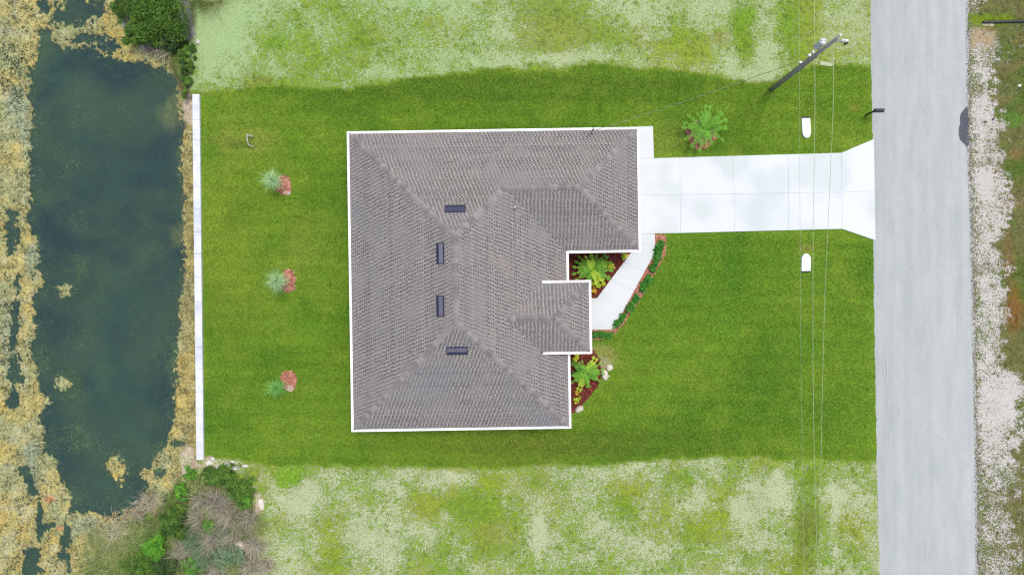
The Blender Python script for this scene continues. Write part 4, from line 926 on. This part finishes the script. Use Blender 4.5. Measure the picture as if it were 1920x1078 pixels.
# hedge clumps along the walkway
for i, (a, b, c_, d_, lb) in enumerate([(1243,452,1223,508,'longest dark green hedge run, starting beside the driveway'),(1219,517,1204,546,'second hedge run from the driveway'),(1197,556,1178,583,'hedge run in the middle of the walkway curve'),(1171,590,1155,613,'hedge run just before the walkway corner'),(1149,627,1113,628,'hedge run lying level beside the porch')]):
    x0, y0 = P(a, b, .3); x1, y1 = P(c_, d_, .3); L = math.hypot(x1-x0, y1-y0); e_ = empty('hedge', ((x0+x1)/2, (y0+y1)/2, 0), math.atan2(y1-y0, x1-x0)); tag(e_, lb, 'hedge', 'low hedges along the walkway')
    nb = max(4, int(L/.2)); Vs = []; Fs = []; Ts = []; nn = 0
    for k in range(nb):
        V, F, T = leaf_cloud(300, 10, .19, .19, .36, .04, .045, .5, .5, seed=100+i*10+k); V = V+np.array([(k+.5)/nb*L-L/2, random.uniform(-.03, .03), 0])
        Vs.append(V); Fs.append(F+nn); Ts.append(T); nn += len(V)
    link('foliage', mesh_np('foliage', np.concatenate(Vs), np.concatenate(Fs), leafmat('hedge_leaf', A(30,104,24,.95), A(92,166,60,.95), .15) if i == 0 else bpy.data.materials['hedge_leaf'], tint=np.concatenate(Ts)), e_)
    m = MB()
    for k in range(nb): m.tube(((k+.5)/nb*L-L/2, 0, -.02), ((k+.5)/nb*L-L/2, .02, .25), .015, .01, 5)
    m.build('stem', BROWN, e_)
# young trees in the back lawn
def young(px, py, h, r_, label, mat, seed, n=230):
    x, y = P(px, py); e_ = empty('young_tree', (x, y, 0)); tag(e_, label, 'young tree', 'young trees in the back lawn')
    V, F, T = blades(n, .06, r_, .018, seed, (.0, 1.2), .9, z0=0, segs=4, lenvar=.6); V = V+np.array([0, 0, h-.25])
    V2, F2, T2 = blades(n//2, .10, r_*.8, .026, seed+1, (-.3, .6), .8, z0=-.6, segs=3); V2[:, 2] += h-.1
    link('crown', mesh_np('crown', np.concatenate([V, V2]), np.concatenate([F, F2+len(V)]), mat, tint=np.concatenate([T, T2])), e_)
    m = MB(); m.tube((0, 0, -.05), (.02, .01, h), .04, .022, 8); m.build('trunk', BROWN, e_)
young(528, 346, 2.0, .84, 'silvery green spiky young tree left of the pink mulch circle, northernmost in the back lawn', SILV, 1)
young(536, 527, 2.0, .88, 'pale wispy young tree beside the middle mulch oval', SILV, 2)
young(530, 722, 1.5, .75, 'smallest and greenest young tree, below the southern mulch patch', leafmat('young_green', A(80,150,50,1), A(150,206,110,1), .15), 3)

# ------------------------------------------------------------------ culvert ends
PAD = simple('white_concrete', (.78,.79,.80), .8, .05, 8, rnd=.02); DARKH = simple('pipe_dark', (.03,.03,.035), .9)
def culvert(px, py, L, Wd, flip, label):
    x, y = P(px, py); e_ = empty('culvert_end', (x, y, 0), TH+(math.pi if flip else 0)); tag(e_, label, 'culvert end')
    n = 10; pts_ = [(-Wd/2, -L/2), (Wd/2, -L/2), (Wd/2, L*.18)]+[(Wd/2*math.cos(t_)*.98, L*.18+L*.32*math.sin(t_)) for t_ in [math.pi*i/n for i in range(1, n)]]+[(-Wd/2, L*.18)]
    m = MB(); m.prism(pts_, -.1, .06)
    m.v = [(a, b, c_+(.10*(.5+b/L) if c_ > 0 else 0)) for a, b, c_ in m.v]; m.build('headwall', PAD, e_, .01)
    m = MB(); m.tube((0, -L/2-.12, -.26), (0, -L/2+.3, -.30), .20, n=16); m.build('pipe', GALV, e_)
    m = MB(); m.box(-Wd/2-.02, Wd/2+.02, -L/2-.10, -L/2-.01, -.02, .012); m.build('pipe_mouth', DARKH, e_)
culvert(1511, 241, 1.25, .52, True, 'long white culvert end slab in the grass north of the driveway')
culvert(1510.5, 492, 1.08, .56, False, 'arched white culvert end slab in the grass south of the driveway')
m = MB(); pl_ = [(1537,117.5),(1543,116),(1562,119.5),(1562,122),(1557,125.5),(1537,122.5)]; m.prism([P(x, y) for x, y in pl_], 0, .05); tag(m.build('utility_pad', simple('mossy_concrete', A(202,218,174), .9), None, .01), 'small pale slab in the grass below the utility pole top', 'slab')

# ------------------------------------------------------------------ bent white pipe in the back lawn
m = MB(); x, y = P(467, 264, .3)
m.path([(x+.22, y-.35, .02), (x+.12, y-.34, .28), (x-.02, y-.26, .34), (x-.08, y, .36), (x-.12, y+.38, .36)], .035, 8); m.path([(x-.12, y+.38, .36), (x+.05, y+.33, .34), (x+.12, y+.3, .05)], .035, 8); m.tube((x+.12, y+.3, .02), (x+.13, y+.3, .3), .06, n=8)
tag(m.build('bent_pipe', simple('aged_pvc', A(206,214,190), .6), smooth=True), 'bent white pipe standing in the back lawn near the seawall', 'pipe')

# ------------------------------------------------------------------ mailbox
x, y = P(1624, 216); mbx = empty('mailbox', (x, y, 0)); tag(mbx, 'black mailbox on a post at the left road edge', 'mailbox')
BLK = simple('black_metal', (.018,.02,.03), .45, .1, 6, .5)
m = MB(); m.box(-.05, .05, -.05, .05, 0, 1.0); m.build('post', BLK, mbx, .005)
m = MB(); m.box(-.04, .35, -.05, .05, .9, .98); m.build('arm', BLK, mbx)
bx0 = MB(); pr = [(-.11, 1.0), (.11, 1.0), (.11, 1.13)]+[(.11*math.cos(t_), 1.13+.11*math.sin(t_)) for t_ in [math.pi*i/8 for i in range(1, 8)]]+[(-.11, 1.13)]; n = len(pr)
bx0.add([(-.06, a, z) for a, z in pr]+[(.48, a, z) for a, z in pr], [tuple(range(n))[::-1], tuple(range(n, 2*n))]+[(i, (i+1) % n, (i+1) % n+n, i+n) for i in range(n)]); bx0.build('box', BLK, mbx, .006)
m = MB(); m.box(.483, .50, -.10, .10, 1.01, 1.2); m.build('door', BLK, mbx)

# ------------------------------------------------------------------ utility pole and wires
PW = simple('weathered_pole', A(152,146,142,.9), .95, .3, 9, bump=.01)
bx0_, by0_ = P(1446, 167); HP = 8.75
pole = empty('utility_pole', (bx0_, by0_, 0)); tag(pole, 'tall weathered wooden utility pole with transformer by the road', 'utility pole')
m = MB(); m.tube((0, 0, -.1), (0, 0, HP), .14, .10, 14); m.build('shaft', PW, pole, smooth=True)
LG = simple('transformer_paint', A(226,232,234,.7), .5, .06, 5, .4, .1)
tr = MB(); tr.tube((-.15, .28, 6.75), (-.15, .28, 7.5), .17, n=16); t1 = tr.build('transformer', LG, pole, smooth=False)
m = MB(); m.tube((-.15, .28, 7.5), (-.15, .28, 7.56), .18, .12, 16); m.build('lid', LG, t1)
for dx in (-.08, .08): m = MB(); m.tube((-.15+dx*.8, .29, 7.54), (-.15+dx, .31, 7.72), .03, .02, 8); m.build('bushing', PAD, t1)
m = MB(); m.box(-.14, -.05, .10, .25, 6.85, 6.92); m.box(-.14, -.05, .10, .25, 7.25, 7.32); m.build('bracket', GALV, pole)
m = MB(); m.tube((0, .0, HP-.05), (.04, .06, HP+.28), .035, .05, 8); m.build('top_insulator', PAD, pole)
m = MB(); m.path([(.1, 0, 8.1), (.35, .05, 8.25), (.62, .06, 8.2)], .03, 6); m.build('arm', GALV, pole)
m = MB(); m.tube((.62, .12, 7.95), (.62, .02, 8.4), .055, .06, 8); m.tube((.46, .07, 8.25), (.78, .07, 8.25), .05, n=8); m.build('cutout_insulator', PAD, pole)
m = MB(); m.tube((.76, .0, 7.9), (.80, -.02, 8.12), .06, n=8); m.build('arrester', BLK, pole)
for z_, nm_ in ((6.1, 'spool_insulator'), (5.6, 'spool_insulator'), (4.45, 'spool_insulator')):
    m = MB(); m.tube((-.05, .2, z_-.08), (-.05, .2, z_+.08), .075, n=8); m.build(nm_, PAD, pole)
m = MB(); m.tube((.18, -.06, 0.02), (.135, -.05, 6.2), .03, n=6); m.build('riser_conduit', simple('grey_conduit', A(150,152,154), .6), pole)
WIRE = simple('aluminium_wire', A(190,206,160), .5, .05, 5, .4, .2); DW = simple('dim_wire', A(176,196,150), .5, .05)
def wire(pts_, r_, label, mat):
    """pts: photo pixel + height; smooth curve through them"""
    P3 = np.array([(*P(a, b, z_), z_) for a, b, z_ in pts_]); t_ = np.concatenate([[0], np.cumsum(np.linalg.norm(np.diff(P3, axis=0), axis=1))])
    yy = P3[:, 1]; cx_ = np.polyfit(yy, P3[:, 0], 1); 
    Yn = np.linspace(yy[0], yy[-1], 60); zc_ = np.interp(-Yn, -yy, P3[:, 2]); zc_ = np.convolve(np.pad(zc_, 4, mode='edge'), np.ones(9)/9, 'valid')
    m = MB(); c0 = Vector((np.interp(-Yn[30], -yy, P3[:, 0]), Yn[30], 0))
    m.path([(np.interp(-Yn[i], -yy, P3[:, 0])-c0.x, Yn[i]-c0.y, zc_[i]) for i in range(60)], r_, 6)
    o = m.build('power_line', mat); o.location = c0; tag(o, label, 'power line', 'overhead lines beside the road'); return o
wire([(1573,-300,7.6),(1570,0,8.4),(1566,66,8.75),(1560,290,8.2),(1551,430,7.5),(1546,560,7.1),(1540,800,6.5),(1536,1078,6.1),(1534,1500,6.3)], .012, 'thick overhead wire from the pole top, nearest the road', WIRE)
wire([(1526,-300,5.9),(1527,0,6.2),(1529,98,6.3),(1527,290,5.95),(1524.5,430,5.75),(1524,560,5.6),(1525,800,5.5),(1533,1078,5.6),(1540,1500,5.9)], .012, 'middle overhead wire of the three', WIRE)
wire([(1497,-300,4.2),(1498,0,4.4),(1500,130,4.5),(1499.5,290,4.3),(1500,430,4.15),(1501,600,4.05),(1503.5,800,3.95),(1508,1078,3.9),(1514,1500,4.2)], .008, 'faint thin overhead wire, furthest from the road', DW)
# service drop: twisted cable from pole to the house mast
pa = Vector((bx0_-.1, by0_, 6.0)); m = MB(); pts1 = []; pts2 = []
N_ = 240
for i in range(N_+1):
    f = i/N_; q = pa.lerp(MASTW, f); q.z -= .9*4*f*(1-f)*.5; a = f*2*math.pi*19
    pts1.append((q.x+.014*math.cos(a), q.y+.014*math.sin(a), q.z+.014*math.cos(a))); pts2.append((q.x-.014*math.cos(a), q.y-.014*math.sin(a), q.z-.014*math.cos(a)))
sd = empty('service_drop', tuple(MASTW)); tag(sd, 'twisted service cable running from the utility pole to the roof mast', 'cable')
for pts_, mt, nm_ in ((pts1, WIRE, 'bare_strand'), (pts2, simple('green_black_cable', A(60,84,40), .7), 'insulated_strand')):
    m = MB(); m.path([tuple(Vector(q)-MASTW) for q in pts_], .011, 5); m.build(nm_, mt, sd)

# ------------------------------------------------------------------ pipe / ditch culvert on the east verge
x0, y0 = P(1842, 43); x1, y1 = P(2010, 41); m = MB(); m.path([(x0, y0, .04), ((x0+x1)/2, (y0+y1)/2+.03, .07), (x1, y1, .05)], .085, 10); tag(m.build('black_hose', BLK, smooth=True), 'black pipe lying across the weeds east of the road', 'pipe')
sheet('sand_spot', [(1842,44),(1862,45),(1864,49),(1850,50),(1841,48)], .02, SAND, .03)['kind'] = 'structure'
LIT = simple('litter_white', (.8,.8,.8), .6)
rock(1912, 161, 3.2, 2.4, .05, 'scrap of white litter in the weeds east of the road', 60, 20, LIT)
rock(1862, 224, 3.0, 2.2, .05, 'black scrap on the white sand beside the road', 61, 40, BLK); rock(1847, 229, 4.0, 2.2, .06, 'dull green scrap on the white sand beside the road', 62, 10, leafmat('weed_green', A(80,104,72), A(90,110,80)))

# ------------------------------------------------------------------ grass tufts and weeds scattered with geometry nodes
tm = NT('grass_tuft'); ga = tm.attr('tcol', 'INSTANCER').outputs['Color']; rn = tm.n('ShaderNodeObjectInfo').outputs['Random']; t = tm.attr('tint').outputs['Fac']
c = tm.scale(ga, tm.math('MULTIPLY', tm.ramp(rn, 0, 1, .8, 1.7, False), tm.ramp(t, 0, 1, .8, 1.3, False))); TUFT = tm.fin(c, .8, .2)
def scatter(src, name, tuft, density, label, seed, thresh=None, smin=.6, smax=1.3, cat='grass', box=None):
    """new object over the same faces, replaced by instances"""
    me = src.data.copy()
    o = link(name, me); tag(o, label, cat, kind='stuff')
    ng = bpy.data.node_groups.new(name, 'GeometryNodeTree'); ng.interface.new_socket('Geometry', in_out='INPUT', socket_type='NodeSocketGeometry'); ng.interface.new_socket('Geometry', in_out='OUTPUT', socket_type='NodeSocketGeometry')
    N_ = ng.nodes; L_ = ng.links; gi = N_.new('NodeGroupInput'); go = N_.new('NodeGroupOutput')
    dp = N_.new('GeometryNodeDistributePointsOnFaces'); dp.inputs['Seed'].default_value = seed
    da = N_.new('GeometryNodeInputNamedAttribute'); da.data_type = 'FLOAT'; da.inputs[0].default_value = 'dens'
    mul = N_.new('ShaderNodeMath'); mul.operation = 'MULTIPLY'; mul.inputs[1].default_value = density; L_.new(da.outputs[0], mul.inputs[0]); L_.new(mul.outputs[0], dp.inputs['Density'])
    L_.new(gi.outputs[0], dp.inputs['Mesh'])
    ga_ = N_.new('GeometryNodeInputNamedAttribute'); ga_.data_type = 'FLOAT_COLOR'; ga_.inputs[0].default_value = 'growth'
    st = N_.new('GeometryNodeStoreNamedAttribute'); st.data_type = 'FLOAT_COLOR'; st.domain = 'INSTANCE'; st.inputs['Name'].default_value = 'tcol'
    cap_ = N_.new('GeometryNodeStoreNamedAttribute'); cap_.data_type = 'FLOAT_COLOR'; cap_.domain = 'POINT'; cap_.inputs['Name'].default_value = 'tcol'
    L_.new(dp.outputs['Points'], cap_.inputs['Geometry']); L_.new(ga_.outputs[0], cap_.inputs['Value'])
    io = N_.new('GeometryNodeInstanceOnPoints'); oi_ = N_.new('GeometryNodeObjectInfo'); oi_.inputs[0].default_value = tuft; oi_.inputs['As Instance'].default_value = True
    L_.new(cap_.outputs[0], io.inputs['Points']); L_.new(oi_.outputs['Geometry'], io.inputs['Instance'])
    rv = N_.new('FunctionNodeRandomValue'); rv.data_type = 'FLOAT_VECTOR'; rv.inputs[0].default_value = (-.15, -.15, 0); rv.inputs[1].default_value = (.15, .15, 6.28); L_.new(rv.outputs[0], io.inputs['Rotation'])
    rs = N_.new('FunctionNodeRandomValue'); rs.data_type = 'FLOAT'; rs.inputs[2].default_value = smin; rs.inputs[3].default_value = smax; rs.inputs['Seed'].default_value = 5; L_.new(rs.outputs[1], io.inputs['Scale'])
    L_.new(io.outputs[0], go.inputs[0])
    md = o.modifiers.new('scatter', 'NODES'); md.node_group = ng
    return o
tufts_col = bpy.data.collections.new('tuft_sources')      # not linked to the scene: sources only
def src_tuft(name, n, L, w_, seed, up=(.5, 1.3)):
    V, F, T = blades(n, .035, L, w_, seed, up, .8, segs=2); me = mesh_np(name, V, F, TUFT, tint=T); o = bpy.data.objects.new(name, me); tufts_col.objects.link(o); return o
tA = src_tuft('lawn_blades', 9, .085, .012, 1); tB = src_tuft('weed_blades', 12, .15, .022, 2, (.1, 1.0))
def dens(o, fn):
    n = len(o.data.vertices); v = np.empty(n*3, np.float32); o.data.vertices.foreach_get('co', v); v = v.reshape(-1, 3)
    cv = np.empty(n, np.float32); o.data.attributes['cover'].data.foreach_get('value', cv)
    px = v[:, 0]*PPM+960; py = 539-v[:, 1]*PPM
    vis = (px > -60) & (px < 1980) & (py > -60) & (py < 1140)
    d = fn(px, py, cv)*vis; a = o.data.attributes.new('dens', 'FLOAT', 'POINT'); a.data.foreach_set('value', d.astype(np.float32))
def free(px, py):
    m = np.ones(px.shape)
    m *= ~((px > 1196) & (px < 1642) & (py > 287) & (py < 440)); m *= ~((px > 1576) & (px < 1642) & (py > 258) & (py < 455)); m *= ~((px > 1630) & (px < 1836))
    m *= ~((px > 664) & (px < 1190) & (py > 262) & (py < 470)); m *= ~((px > 664) & (px < 1060) & (py > 262) & (py < 795)); m *= ~((px > 1196) & (px < 1228) & (py > 236) & (py < 300))
    ar = sdist(px, py, [(1040,450),(1250,436),(1254,456),(1240,500),(1205,560),(1160,625),(1130,640),(1130,720),(1080,778),(1040,778)]); m *= (ar < -2)
    for cx, cy, rr in ((531,346,20),(541,526,22),(541,713,22),(1511,241,24),(1510,492,22),(1318,250,30)): m *= np.hypot(px-cx, py-cy) > rr
    m *= ~((px > 362) & (px < 386) & (py > 176) & (py < 862)) 
    return m
for r_, lb, dn, tf in [(0, 'short mown green grass of the lawn around the house', 60, tA), (5, 'sparse weedy grass tufts on the pale vacant lot north of the lawn', 22, tB), (6, 'patchy weedy grass on the vacant lot south of the lawn', 22, tB), (3, 'olive weeds on the sandy verge east of the road', 14, tB), (4, 'weeds and dry grass on the pond bank', 18, tB)]:
    o = GROUND_OBJ[r_]
    dens(o, (lambda px, py, cv: free(px, py)) if r_ == 0 else (lambda px, py, cv: free(px, py)*np.clip((cv-.15)*1.3, 0, 1)**1.5))
    scatter(o, 'grass' if r_ == 0 else 'weeds', tf, dn, lb, 3+r_)
print('done')
